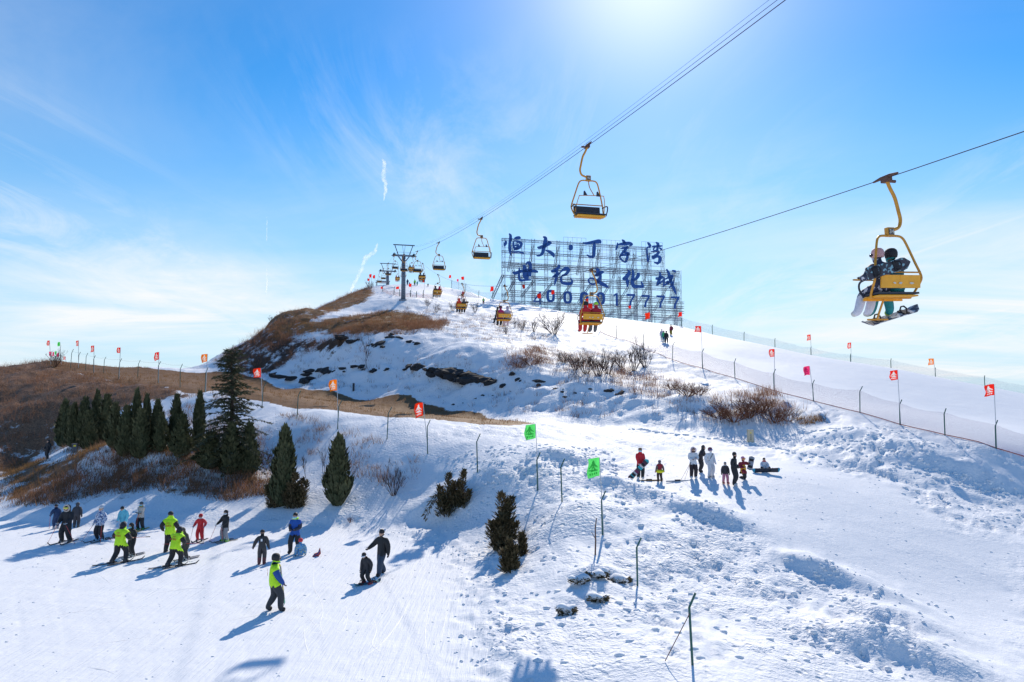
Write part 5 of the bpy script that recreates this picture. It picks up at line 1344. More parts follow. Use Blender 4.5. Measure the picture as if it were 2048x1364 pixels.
contrail([(764,318,2),(770,330,9),(767,352,9),(771,372,8),(768,402,2)], 'short thick white contrail in the clear sky above the tall tower')
contrail([(755,487,2),(748,505,9),(733,515,10),(722,540,9),(712,560,8),(700,585,6)], 'ragged white contrail rising from the left edge of the summit')
contrail([(533.5,535,1.5),(534,550,4),(533.5,575,4),(532,588,1)], 'thin upright contrail low in the sky at the left, lower of two')
contrail([(534,434,1),(534,445,2),(533.5,482,1)], 'faint thin contrail at the left, upper of two')
if 0: contrail([(1976,256,3),(1952,280,5),(1944,305,6),(1930,350,9)], 'faint white contrail at the right edge above the rope, upper piece')
if 0: contrail([(1925,385,9),(1965,410,9),(2000,432,6),(2026,450,3)], 'faint white contrail at the right edge above the rope, lower piece')
# ---------------------------------------------------------------- people
def V3(*a): return Vector(a)
def ik2(a, b, l1, l2, pole):
    d = b-a; L = min(max(d.length, abs(l1-l2)+.01), l1+l2-.005); d = d.normalized() if d.length > 1e-6 else V3(0,0,-1)
    x = (l1*l1 - l2*l2 + L*L)/(2*L); h = math.sqrt(max(0, l1*l1 - x*x))
    p = pole - d*pole.dot(d); p = p.normalized() if p.length > 1e-6 else V3(0,1,0)
    return a + d*x + p*h, a + d*L
def skeleton(lean=0, hip=.93, wl=(-.29,.06,.84), wr=(.29,.06,.84), al=(-.12,0,.09), ar=(.12,0,.09), side=0, nod=0, yaw=0, kl=None, kr=None, el=None, er=None, tw=0):
    "joints of a 1.75 m figure facing +Y"
    J = {}; pv = V3(0,0,hip); M = Matrix.Rotation(R(tw),3,'Z') @ Matrix.Rotation(R(side),3,'Y') @ Matrix.Rotation(R(-lean),3,'X')
    up = lambda x, y, z: pv + M @ V3(x, y, z)
    J['pelvis'] = pv; J['belly'] = up(0,.01,.16); J['chest'] = up(0,.0,.36); J['neck'] = up(0,.01,.55)
    hm = Matrix.Rotation(R(tw+yaw),3,'Z') @ Matrix.Rotation(R(side*.4),3,'Y') @ Matrix.Rotation(R(-lean*.35-nod),3,'X'); nk = J['neck']
    J['chin'] = nk + hm @ V3(0,.035,.07); J['head'] = nk + hm @ V3(0,.03,.145); J['crown'] = nk + hm @ V3(0,.015,.235); J['HM'] = hm
    for s, k, w, a, kp, ep in ((-1,'l',wl,al,kl,el),(1,'r',wr,ar,kr,er)):
        sh = up(s*.185,0,.47); J['sh'+k] = sh
        e, w2 = ik2(sh, Vector(w), .29, .26, Vector(ep) if ep else (M @ V3(s*.6,-1,-.3))); J['el'+k] = e; J['wr'+k] = w2
        J['ha'+k] = w2 + (w2-e).normalized()*.09
        hp = pv + Matrix.Rotation(R(tw*.5),3,'Z') @ V3(s*.095,0,-.03); J['hp'+k] = hp
        kn, an = ik2(hp, Vector(a), .43, .425, Vector(kp) if kp else V3(s*.12,1,0)); J['kn'+k] = kn; J['an'+k] = an
        J['to'+k] = an + V3(s*.03,.16,-.05)
    return J
BONES = [('pelvis','belly','torso'),('belly','chest','torso'),('chest','neck','torso'),('neck','chin','skin'),('chin','head','skin'),('head','crown','skin')]
for k in 'lr':
    BONES += [('chest','sh'+k,'torso'),('sh'+k,'el'+k,'sleeve'),('el'+k,'wr'+k,'sleeve'),('wr'+k,'ha'+k,'skin'),('pelvis','hp'+k,'pants'),('hp'+k,'kn'+k,'pants'),('kn'+k,'an'+k,'shin'),('an'+k,'to'+k,'boots')]
RAD = dict(pelvis=.20,belly=.195,chest=.21,neck=.098,chin=.085,head=.105,crown=.07)
for k in 'lr': RAD.update({'sh'+k:.118,'el'+k:.092,'wr'+k:.064,'ha'+k:.03,'hp'+k:.145,'kn'+k:.108,'an'+k:.088,'to'+k:.055})
PARTS = ['torso','sleeve','pants','shin','boots','skin']
def body_geo(J, bulk=1.0):
    names = list(RAD); idx = {n: i for i, n in enumerate(names)}
    me = bpy.data.meshes.new('tmpbody'); me.from_pydata([tuple(J[n]) for n in names], [(idx[a], idx[b]) for a, b, _ in BONES], [])
    o = bpy.data.objects.new('tmpbody', me); COL.objects.link(o)
    sk = o.modifiers.new('s', 'SKIN'); sk.branch_smoothing = .6; sk.use_smooth_shade = True
    for n, i in idx.items():
        r = RAD[n]*1.12; r = r*bulk if n not in ('neck','chin','head','crown') else r
        v = me.skin_vertices[0].data[i]
        v.radius = (r*1.0, r*.80) if n in ('pelvis','belly','chest') else ((r*.92, r*1.0) if n in ('head','crown','chin') else (r, r)); v.use_root = (n == 'pelvis')
    ss = o.modifiers.new('u', 'SUBSURF'); ss.levels = 2; ss.render_levels = 2
    dg = bpy.context.evaluated_depsgraph_get(); dg.update(); m2 = bpy.data.meshes.new_from_object(o.evaluated_get(dg))
    bpy.data.objects.remove(o); bpy.data.meshes.remove(me)
    n = len(m2.polygons); C = np.empty(n*3); m2.polygons.foreach_get('center', C); C = C.reshape(-1,3)
    best = np.full(n, 9.0); lab = np.zeros(n, np.int32); tt = np.zeros(n)
    for a, b, l in BONES:
        A = np.array(J[a]); B = np.array(J[b]); e = B-A; t = np.clip((C-A)@e/(e@e+1e-9), 0, 1)
        d = np.linalg.norm(C-A-t[:,None]*e, axis=1)/(.5*(RAD[a]+RAD[b])); u = d < best
        best[u] = d[u]; lab[u] = PARTS.index(l); tt[u] = t[u]
    pv = np.array(J['pelvis']); ax = np.array((J['chest']-J['pelvis']).normalized()); hz = (C-pv)@ax
    lab[(lab == 2) & (hz > -.12)] = 0; lab[(lab == 0) & (hz <= -.12)] = 2
    lab[(lab == 3) & (tt < .38)] = 2                      # trouser over the upper shin
    m2.polygons.foreach_set('use_smooth', np.ones(n, bool))
    return m2, lab
def cm(col, rough=.75): # cloth material by colour
    col = tuple(col); n = 'cloth_%02x%02x%02x' % tuple(int(255*c) for c in col)
    return mat(n, col, rough, 0, .14, 14, .25)
SKIN = mat('skin', (.55,.32,.22), .55, 0, .06, 10)
HAIRM = mat('dark_hair', (.018,.014,.013), .6)
WHT = (.72,.74,.78); BLK = (.018,.019,.024); LIME = (.52,.95,.02); RED = (.62,.02,.03); NAVY = (.02,.045,.12); GREY = (.09,.095,.10)
def camo(name, cols, scale=9):
    if name in MATS: return MATS[name]
    b = NB(name); v = b.coord(); n = b.noise(scale, 2, .5, v, .6); c = cols[0]
    c1 = b.mix(b.rng(n, .42, .46), cols[0], cols[1]); c2 = b.mix(b.rng(b.noise(scale*1.3, 2, .5, b.mapping(v, (1,1,1.2))), .54, .57), c1, cols[2])
    b.set('Base Color', c2); b.set('Roughness', .7); MATS[name] = b.m; return b.m
def hand_mesh(m):
    b = MB(); b.ball((0,0,-.045), (.042,.02,.05), 8, 5)
    for x, l, a in ((-.028,.055,-.1),(-.009,.065,0),(.010,.062,.03),(.028,.048,.12)):
        b.tube([(x,0,-.08),(x+a*.03,.012,-.08-l*.6),(x+a*.05,.035,-.08-l)], [.0115,.0105,.008], 6)
    b.tube([(.034,.005,-.03),(.058,.018,-.06),(.060,.032,-.085)], [.013,.012,.009], 6)
    return b.mesh('glove', m, True)
_hm = {}
def person(label, px=None, py=None, top=None, yaw=180, pose=None, torso=BLK, sleeve=None, pants=BLK, shin=None, boots=GREY, glove=BLK, gear=(), skiboot=False, place=None, height=None, bulk=1.0, group=None, scale=None, vest=None, vest_text=None, rotm=None, skirt=None):
    """a figure standing at a pixel of the photograph (feet), its height from the photograph"""
    J = skeleton(**(pose or {}))
    if place is None:
        g = ground(px, py); H = (py-top)/FPX*g.y
        zt = max(J['crown'].z+.06, .3); sc = H/zt if scale is None else scale
    else: g = place; sc = scale or 1.0
    t = thing('person', label, 'person', g, R(yaw), group); t.scale = (sc, sc, sc)
    if rotm is not None: t.rotation_euler = rotm
    me, lab = body_geo(J, bulk)
    mats = [torso, sleeve or torso, pants, shin or pants, boots, SKIN]
    for m in mats: me.materials.append(m if not isinstance(m, tuple) else cm(m))
    me.polygons.foreach_set('material_index', lab); me.name = 'body'
    put('body', me, t)
    if vest:
        sel = np.where(lab == 0)[0]; used = {}; V = []; F = []
        vn = me.vertices
        for i in sel:
            f = []
            for vi in me.polygons[i].vertices:
                if vi not in used: used[vi] = len(V); V.append(tuple(vn[vi].co + vn[vi].normal*.022))
                f.append(used[vi])
            F.append(f)
        m2 = bpy.data.meshes.new('vest'); m2.from_pydata(V, [], F); m2.materials.append(cm(vest)); m2.polygons.foreach_set('use_smooth', np.ones(len(F), bool)); m2.update()
        vo = put('vest', m2, t); md = vo.modifiers.new('thick', 'SOLIDIFY'); md.thickness = .012
        if vest_text:
            c = J['chest']; bl = J['belly']; u = (c-bl).normalized(); nrm = V3(0,-1,0) - u*(-u.y); nrm = (V3(0,-1,0) - u*u.dot(V3(0,-1,0))).normalized()
            xx = u.cross(nrm).normalized(); rm = Matrix((xx, u, nrm)).transposed().to_euler()
            for s, z, sz in ((vest_text,.02,.10),('滑雪教练',-.10,.085)):
                tm = txt_mesh(s, sz, .002); tm.materials.append(cm((.55,.10,.03))); put('lettering', tm, vo, c + u*z + nrm*(.215*bulk), rm)
    for k in 'lr':
        d = (J['ha'+k]-J['wr'+k]).normalized(); q = V3(0,0,-1).rotation_difference(d)
        key = glove if isinstance(glove, tuple) else glove.name
        if key not in _hm: _hm[key] = hand_mesh(cm(glove) if isinstance(glove, tuple) else glove)
        h = put('glove', _hm[key], t, J['wr'+k] - d*.01); h.rotation_mode = 'QUATERNION'; h.rotation_quaternion = q
        if k == 'l': h.scale = (-1.15,1.15,1.15)
        else: h.scale = (1.15,1.15,1.15)
        if skiboot:
            a = J['an'+k]; kn = J['kn'+k]; dd = (kn-a).normalized(); tp = a + dd*.26
            b = MB(); b.tube([a + V3(0,-.02,-.06), a + V3(0,-.01,.03), a.lerp(tp,.6), tp], [.075,.08,.078,.09], 8); b.tube([a + V3(0,-.10,-.045), a + V3(0,.05,-.04), a + V3(0,.17,-.055)], [.05,.058,.045], 8)
            for z in (.10,.18): b.tube([a + dd*z + V3(-.075,.045,0), a + dd*z + V3(0,.095,0), a + dd*z + V3(.075,.045,0)], .009, 5)
            b.build('ski_boot', cm(skiboot) if isinstance(skiboot, tuple) else cm(GREY), t, True)
    hm = J['HM']; hc = J['head'] + hm @ V3(0,-.012,.01)
    # face: brow, eyes, nose, mouth and ears on the front of the head
    b = MB(); E = lambda x, y, z: hc + hm @ V3(x, y, z)
    b.ball(E(0,.098,-.02), (.014,.022,.026), 6, 4, hm); b.ball(E(-.092,.0,-.01), (.015,.022,.034), 6, 4, hm); b.ball(E(.092,.0,-.01), (.015,.022,.034), 6, 4, hm); b.m = 1
    b.ball(E(-.034,.088,.008), (.016,.010,.009), 6, 4, hm); b.ball(E(.034,.088,.008), (.016,.010,.009), 6, 4, hm); b.m = 2; b.ball(E(0,.088,-.062), (.026,.010,.007), 6, 4, hm)
    b.build('face', [SKIN, HAIRM, mat('lips', (.38,.12,.10), .5)], t, True)
    for it in gear:
        kind = it[0]; c = it[1] if len(it) > 1 else BLK; m = c if not isinstance(c, tuple) else cm(c); b = MB()
        if kind == 'hair': b.ball(E(0,-.02,.03), (.108,.115,.112), 12, 7, hm); b.build('hair', HAIRM, t, True)
        elif kind == 'long_hair': b.ball(E(0,-.02,.03), (.108,.115,.112), 12, 7, hm); b.tube([E(0,-.07,0), E(0,-.11,-.15), E(0,-.12,-.3)], [.08,.07,.03], 8); b.build('hair', HAIRM, t, True)
        elif kind == 'beanie': b.lathe([(.112,.0),(.118,.02),(.114,.06),(.095,.105),(.05,.14),(.01,.15)], 12, E(0,-.012,.015), hm); b.build('beanie', m, t, True)
        elif kind == 'helmet': b.lathe([(.118,-.06),(.13,-.02),(.135,.04),(.12,.1),(.08,.14),(.02,.155)], 14, E(0,-.015,.02), hm); b.build('helmet', m, t, True)
        elif kind == 'cap': b.lathe([(.108,.03),(.112,.05),(.10,.10),(.05,.125)], 12, E(0,-.01,.01), hm); b.box(E(0,.13,.05), (.14,.12,.012), hm); b.build('cap', m, t, True)
        elif kind == 'hood':
            b.ball(E(0,-.045,.02), (.135,.125,.148), 12, 8, hm); b.ball(E(0,-.07,-.12), (.13,.09,.09), 10, 6, hm); b.build('hood', m, t, True)
        elif kind == 'fur': b.tube([E(.145*math.cos(a), .06, .145*math.sin(a)+.0) for a in np.linspace(0, 2*math.pi, 15)], .034, 7, False); b.build('fur_trim', m, t, True)
        elif kind == 'goggles': b.tube([E(-.115,.03,.02), E(-.08,.095,.018), E(0,.125,.018), E(.08,.095,.018), E(.115,.03,.02)], [.02,.036,.04,.036,.02], 8); b.build('goggles', mat('goggle_lens', (.03,.03,.04), .15) if c == BLK else cm(c, .25), t, True)
        elif kind == 'mask': b.tube([E(-.085,.03,-.05), E(-.05,.095,-.05), E(0,.118,-.05), E(.05,.095,-.05), E(.085,.03,-.05)], [.03,.045,.05,.045,.03], 7); b.build('face_mask', m, t, True)
        elif kind == 'scarf': b.tube([J['neck'] + V3(.10*math.cos(a), .02+.10*math.sin(a), .04) for a in np.linspace(0, 2*math.pi, 11)], .045, 7, False); b.build('scarf', m, t, True)
        elif kind == 'coat_skirt':
            z0 = J['pelvis'].z; b.lathe([(.215,-.34),(.21,-.2),(.185,0),(.17,.1)], 14, J['pelvis'], None, (1,.82)); b.build('coat_skirt', m, t, True)
        elif kind == 'tutu':
            b.lathe([(.20,-.20),(.34,-.16),(.36,-.08),(.30,.02),(.18,.06)], 16, J['pelvis'], None, (1,1)); b.build('tutu', m, t, True)
        elif kind == 'tag': 
            p = J['chest']; b.box(p + V3(0,-.215,.0), (.09,.01,.13)); b.build('number_tag', m, t)
        elif kind == 'strap': b.tube([J['shl'] + V3(.02,.09,.06), J['chest'] + V3(0,.16,0), J['pelvis'] + V3(.17,.10,.05)], .016, 6); b.build('strap', m, t, True)
        elif kind == 'pack': b.ball(J['chest'] + V3(0,-.2,-.04), (.15,.09,.2), 10, 6); b.build('backpack', m, t, True)
        elif kind == 'apron': b.ball(J['belly'] + V3(0,.09,-.08), (.2,.15,.3), 12, 8); b.build('apron', m, t, True)
        elif kind == 'camera': b.box(J['head'] + V3(.02,.16,-.12), (.12,.10,.08)); b.build('camera', m, t)
    t['_J'] = 0; del t['_J']
    return t, J, sc
def to_world(t, p):
    sc = t.scale[0]; return Vector(t.location) + t.rotation_euler.to_matrix() @ (Vector(p)*sc)
def ski_pair(t, J, sc, who, col=(.03,.03,.035), length=1.55, spread=0, yaw=0):
    for k, nm in (('l','left'),('r','right')):
        p = to_world(t, J['an'+k]); p.z = hgt(p.x, p.y) + .02
        o = thing('ski', 'ski under the %s foot of %s' % (nm, who), 'ski', p, t.rotation_euler[2] + R(yaw + (spread if k == 'l' else -spread)), 'skis worn on the lower run')
        L = length*sc; b = MB()
        n = 12; V = []; F = []
        for i in range(n+1):
            s = i/n; y = -L*.46 + L*s; w = (.036 + .012*abs(s-.5)*2)*(1 if s < .93 else .45); z = .0 + (.10*((s-.9)/.1)**2 if s > .9 else 0)
            V += [(-w,y,z),(w,y,z),(w,y,z+.018),(-w,y,z+.018)]
        for i in range(n):
            for j in range(4): F.append((i*4+j, i*4+(j+1)%4, i*4+4+(j+1)%4, i*4+4+j))
        F += [(3,2,1,0), (n*4,n*4+1,n*4+2,n*4+3)]
        b.add(V, F); b.build('board', cm(col, .35), o)
        b = MB(); b.box((0,-.12*sc,.035),(.06,.12*sc,.05)); b.build('heel_binding', cm(BLK), o); b = MB(); b.box((0,.15*sc,.035),(.06,.09*sc,.045)); b.build('toe_binding', cm(BLK), o)
def pole(a, b_, label, col=(.55,.04,.04)):
    "ski pole from grip a to tip b (world)"
    a = Vector(a); b_ = Vector(b_); o = thing('ski_pole', label, 'ski pole', b_, 0, 'ski poles'); d = (a-b_)
    m = MB(); m.tube([(0,0,0), d], [.006,.011], 6); m.build('shaft', cm(col, .4), o)
    m = MB(); m.tube([d*.92, d*1.03], .018, 7); m.build('grip', cm(BLK), o); q = V3(0,0,1).rotation_difference(d.normalized()).to_matrix()
    m = MB(); m.lathe([(.012,0),(.045,.004),(.012,.015)], 8, d*.05, q); m.build('basket', cm(BLK), o)
def snowboard(c, along, normal, label, mats, L=1.5, W=.26, group=None):
    "c centre, along = long axis, normal = deck normal (world)"
    c = Vector(c); u = Vector(along).normalized(); n = Vector(normal); n = (n-u*n.dot(u)).normalized(); w = u.cross(n)
    o = thing('snowboard', label, 'snowboard', c, 0, group); b = MB(); k = 22; V = []; F = []
    for i in range(k+1):
        s = -1 + 2*i/k; e = abs(s); hw = W/2*(math.sqrt(max(0, 1-((e-.82)/.18)**2)) if e > .82 else 1-.10*(1-(e/.82)**2)); hw = max(hw, .01); z = .10*max(0, (e-.78)/.22)**2
        for x, zz in ((-hw,z),(hw,z),(hw,z+.016),(-hw,z+.016)): V.append(u*(s*L/2) + w*x + n*zz)
    for i in range(k):
        b.m = (i//2) % len(mats)
        b.add([V[i*4+j] for j in range(8)], [(j, (j+1)%4, 4+(j+1)%4, 4+j) for j in range(4)])
    b.add(V[:4], [(3,2,1,0)]); b.add(V[-4:], [(0,1,2,3)])
    b.build('deck', mats if len(mats) > 1 else mats[0], o)
    for s in (-.24,.24):
        b = MB(); q = u*(s*L); M3 = Matrix((u, w, n)).transposed()
        b.box(q + n*.03, (.13,.22,.03), M3); b.tube([q - w*.1 + n*.03, q - w*.07 + n*.14, q + w*.0 + n*.17, q + w*.07 + n*.14, q + w*.1 + n*.03], .018, 6); b.build('binding', cm(BLK), o)
    return o
ST = dict
APART = dict(al=(-.20,.05,.09), ar=(.20,-.05,.09), hip=.90)
UPPER = 'people on the upper run'
G1 = 'skiers at the left of the lower run'
POLESH = dict(wl=(-.20,.30,.98), wr=(.20,.30,.98), al=(-.20,0,.09), ar=(.20,0,.09), hip=.91)
# --- left group on the lower run
t,J,s = person('person in navy jacket at the far left, half behind the fur-hooded skier', 112,1058,1011, 55, dict(wl=(-.3,.25,1.0), lean=12), NAVY, None, NAVY, None, (.5,.5,.5), BLK, [('beanie',BLK)], (.5,.5,.52))
w = to_world(t, J['hal']); pole(w, (w.x-.1, w.y+.1, hgt(w.x, w.y)), 'red pole held by the navy person at the far left')
t,J,s = person('person in dark grey jacket turning away behind the fur-hooded skier', 152,1055,1008, 20, dict(lean=18, nod=10), (.05,.05,.06), None, (.04,.04,.05), None, GREY, BLK, [('hood',(.07,.07,.08))], GREY)
t,J,s = person('black-coated skier with pale fur hood and mirrored goggles, facing the camera', 132,1085,1013, 178, POLESH, BLK, None, BLK, None, GREY, WHT, [('hood',BLK),('fur',(.55,.48,.42)),('goggles',(.75,.70,.10)),('coat_skirt',BLK)], (.22,.23,.25), bulk=1.08)
ski_pair(t, J, s, 'the fur-hooded skier', spread=6)
for k, dx in (('l',.55),('r',-.55)):
    w = to_world(t, J['ha'+k]); pole(w, (w.x+dx*.9, w.y+.05, hgt(w.x, w.y)), 'red pole planted on the %s side of the fur-hooded skier' % ('right' if k == 'l' else 'left'))
CAMO = camo('camo_blue_white', [(.03,.07,.22),(.6,.65,.75),(.12,.22,.45)], 10)
t,J,s = person('skier in blue and white camouflage jacket with black trousers', 200,1081,1014, 165, dict(wl=(-.30,.18,.92), wr=(.30,.10,.90), al=(-.17,0,.09), ar=(.17,0,.09), hip=.91, yaw=15), CAMO, None, BLK, None, (.3,.5,.65), WHT, [('hair',),('beanie',(.55,.57,.62))], (.35,.55,.7))
ski_pair(t, J, s, 'the camouflage-jacketed skier', spread=4)
for k, dx in (('l',.10),('r',-.45)):
    w = to_world(t, J['ha'+k]); pole(w, (w.x+dx, w.y-.2, hgt(w.x, w.y)), 'red pole at the %s hand of the camouflage-jacketed skier' % ('left' if k == 'l' else 'right'))
t,J,s = person('dark-haired person in pale turquoise jacket bowing the head', 247,1070,1014, 172, dict(wl=(-.24,.22,.90), wr=(.24,.22,.90), nod=28, lean=10), (.16,.58,.72), None, (.55,.62,.70), None, WHT, WHT, [('hair',),('scarf',(.2,.6,.75))], (.6,.65,.7), bulk=1.05)
t,J,s = person('skier in cream jacket with crossed arms and green boots', 281,1060,1006, 180, dict(wl=(.10,.22,1.12), wr=(-.10,.25,1.10), al=(-.16,0,.09), ar=(.16,0,.09), hip=.91), (.58,.52,.46), None, BLK, None, (.05,.35,.12), (.1,.08,.07), [('beanie',GREY),('mask',(.25,.62,.75)),('scarf',(.28,.25,.08))], (.05,.38,.14))
w = to_world(t, (.02,.26,1.1)); pole(w, (w.x-.1, w.y-.12, hgt(w.x, w.y)), 'red pole upright in front of the cream-jacketed skier')
ski_pair(t, J, s, 'the cream-jacketed skier', (.7,.45,.03))
VP = dict(lean=16, al=(-.24,-.12,.09), ar=(.20,.14,.09), hip=.87, wl=(-.30,.28,1.0), wr=(.24,.38,1.0), nod=8)
t,J,s = person('instructor in lime vest seen from behind, left of the two leaning ones', 237,1127,1050, -12, VP, BLK, None, BLK, None, BLK, (.45,.28,.2), [('hood',BLK)], (.05,.05,.055), vest=LIME, vest_text='070')
ski_pair(t, J, s, 'the left leaning instructor', spread=-8, yaw=-30)
t,J,s = person('black-hooded learner with pale boots facing the left leaning instructor', 265,1112,1048, 158, dict(lean=14, wl=(-.24,.34,.98), wr=(.24,.34,.98), al=(-.2,.1,.09), ar=(.2,-.1,.09), hip=.88), BLK, None, BLK, None, (.5,.5,.5), (.45,.28,.2), [('hood',BLK),('mask',(.25,.62,.75))], (.45,.46,.48))
ski_pair(t, J, s, 'the black-hooded learner', (.25,.25,.27), spread=6)
w = to_world(t, (0,.40,.98)); pole(w+V3(.95,.1,.05), w+V3(-.75,-.1,-.02), 'red pole held level between the left instructor and learner')
t,J,s = person('instructor in lime vest standing upright with black beanie, seen from behind', 338,1105,1027, 0, dict(al=(-.16,0,.09), ar=(.16,.05,.09), wl=(-.34,.05,.98), wr=(.32,.18,1.0), yaw=-15), BLK, None, BLK, None, BLK, BLK, [('beanie',BLK)], (.05,.05,.055), vest=LIME, vest_text='002')
t,J,s = person('small child in blue and red half hidden in front of the upright instructor', 354,1100,1062, 175, dict(lean=8), (.03,.12,.4), (.6,.03,.04), (.05,.3,.1), None, BLK, BLK, [('helmet',(.6,.03,.04))], BLK)
t,J,s = person('instructor in lime vest seen from behind, right of the two leaning ones', 347,1134,1060, -18, dict(VP, lean=26), BLK, None, BLK, None, BLK, BLK, [('hood',BLK)], (.06,.06,.065), vest=LIME, vest_text='065')
ski_pair(t, J, s, 'the right leaning instructor', spread=-8, yaw=-32)
t,J,s = person('learner in grey-brown hooded coat bending over a level pole', 373,1119,1057, 150, dict(lean=24, nod=10, wl=(-.22,.36,.86), wr=(.22,.36,.86), al=(-.18,.08,.09), ar=(.18,-.12,.09), hip=.88), (.075,.068,.06), None, (.04,.04,.045), None, (.5,.5,.5), BLK, [('hood',(.075,.068,.06)),('mask',(.3,.62,.75))], (.42,.43,.45))
ski_pair(t, J, s, 'the learner in the grey-brown coat', (.2,.2,.22), spread=6)
w = to_world(t, (0,.42,.86)); pole(w+V3(.95,.1,.02), w+V3(-.7,-.1,.02), 'red pole held level by the learner in the grey-brown coat')
t,J,s = person('child in red ski suit with white shoulders and two poles', 400,1082,1030, 178, dict(wl=(-.36,.18,1.02), wr=(.36,.18,1.02), al=(-.17,0,.09), ar=(.17,0,.09)), RED, (.66,.05,.06), RED, None, (.55,.56,.6), (.15,.2,.5), [('helmet',RED),('goggles',(.25,.02,.03)),('scarf',(.6,.6,.62))], (.5,.52,.58))
ski_pair(t, J, s, 'the child in red')
for k, dx in (('l',.05),('r',-.1)):
    w = to_world(t, J['ha'+k]); pole(w, (w.x+dx, w.y-.1, hgt(w.x, w.y)), 'thin pole at the %s hand of the child in red' % ('left' if k == 'l' else 'right'), (.45,.2,.2))
t,J,s = person('skier in long black hooded coat with green boots, right end of the left group', 450,1083,1023, 150, dict(wl=(-.12,.28,.98), wr=(.42,.22,1.0), al=(-.20,0,.09), ar=(.20,0,.09), yaw=25), BLK, None, (.3,.3,.32), None, (.3,.6,.1), WHT, [('hood',BLK),('mask',(.7,.72,.75)),('coat_skirt',BLK)], (.35,.65,.10))
ski_pair(t, J, s, 'the skier in the long black coat')
for k, dx in (('l',.12),('r',-.3)):
    w = to_world(t, J['ha'+k]); pole(w, (w.x+dx, w.y-.05, hgt(w.x, w.y)), 'red pole at the %s hand of the long-coated skier' % ('left' if k == 'l' else 'right'))
# --- middle of the lower run
person('child in charcoal suit with white-banded beanie seen from behind', 523,1129,1063, 12, dict(wl=(-.42,.0,.92), wr=(.34,.02,.84), al=(-.12,0,.09), ar=(.12,.02,.09)), (.035,.037,.042), None, (.03,.03,.035), (.16,.05,.05), (.25,.05,.05), (.03,.05,.12), [('beanie',BLK),('goggles',(.7,.72,.76)),('tag',WHT)], (.16,.05,.05))
BLU = (.01,.09,.42)
person('man in blue jacket and open lime vest wearing a face mask, facing the camera', 590,1106,1028, 172, dict(wl=(-.10,.26,1.06), wr=(.10,.28,1.04), al=(-.13,-.18,.09), ar=(.17,.10,.09), hip=.92, nod=12), BLU, (.03,.035,.06), (.022,.023,.026), None, BLK, BLK, [('hair',),('mask',(.4,.7,.78)),('scarf',LIME),('pack',LIME)])
BLUP = camo('blue_child_print', [(.02,.16,.5),(.03,.3,.7),(.6,.6,.2)], 16)
person('small child in blue printed suit and red helmet sitting on the snow', 601,1112,1079, 25, dict(hip=.17, al=(-.22,.55,.07), ar=(.22,.55,.07), wl=(-.28,.05,.12), wr=(.28,.05,.12), lean=6), BLUP, None, BLUP, None, BLK, BLK, [('helmet',(.65,.04,.06)),('goggles',(.5,.6,.7))], bulk=1.1)
g = ground(632,1113); o = thing('child_mitten_board', 'small red and dark toy-like object lying on the snow beside the sitting child', 'toy', g, R(30)); o.name = 'sled_toy'
b = MB(); b.prism([(-.16,0),(.10,.0),(.20,.10),(.17,.34),(.10,.16),(-.05,.12)], -.06, .06, lambda x, y, d: (x, d, y)); b.build('body', cm((.40,.05,.05)), o); b = MB(); b.tube([(-.12,-.07,.05),(.05,-.08,.11),(.15,-.07,.26)], .02, 6); b.build('trim', cm((.05,.12,.3)), o)
t,J,s = person('man in lime vest over blue jacket and black helmet walking right with a snowboard', 547,1223,1115, -72, dict(al=(-.10,-.20,.09), ar=(.10,.20,.09), hip=.91, wr=(.22,.28,.86), wl=(-.24,.12,.80), nod=4), (.012,.07,.30), None, (.035,.04,.05), None, BLK, (.12,.10,.12), [('helmet',BLK),('goggles',BLK)], None, vest=LIME, vest_text='013')
g = ground(566, 1216); snowboard(g + V3(-.02,-.02,.78), (-.16,.05,1), (-1,-.22,0), 'slim snowboard carried upright at the side of the vested walking man', [cm((.10,.12,.13)), cm((.05,.25,.18)), cm((.13,.13,.15)), cm((.09,.1,.11)), cm((.35,.3,.05)), cm((.1,.1,.12))], 1.5, .26)
t,J,s = person('child in dark suit crouching on a small teal snowboard', 735,1168,1107, 150, dict(hip=.80, lean=20, nod=20, al=(-.22,.0,.10), ar=(.22,.0,.10), wl=(-.30,.12,.74), wr=(.26,.2,.70)), (.022,.024,.032), None, (.02,.02,.025), None, (.3,.03,.04), BLK, [('beanie',BLK),('goggles',WHT)], (.3,.03,.04))
g = to_world(t, (0,0,0)); g.z = hgt(g.x, g.y)+.015; snowboard(g, (.85,.75,0), (0,0,1), 'small teal and red snowboard under the crouching child', [cm((.02,.18,.22)), cm((.02,.14,.18)), cm((.25,.03,.05))], 1.15, .23)
person('man in black puffer jacket and blue jeans walking beside the child on a snowboard', 764,1149,1063, 146, dict(al=(-.10,.26,.09), ar=(.10,-.24,.09), hip=.90, wr=(.45,.28,1.02), wl=(-.30,-.02,.84), nod=8), BLK, None, (.03,.055,.10), None, BLK, BLK, [('beanie',BLK)], None, bulk=1.06)
person('lone dark figure standing on the path at the far left by the evergreens', 95,918,881, 165, dict(wl=(-.2,.2,1.0), wr=(.2,.2,1.0), al=(-.14,.1,.09), ar=(.15,-.1,.09)), BLK, None, BLK, None, BLK, BLK, [('hood',BLK)])
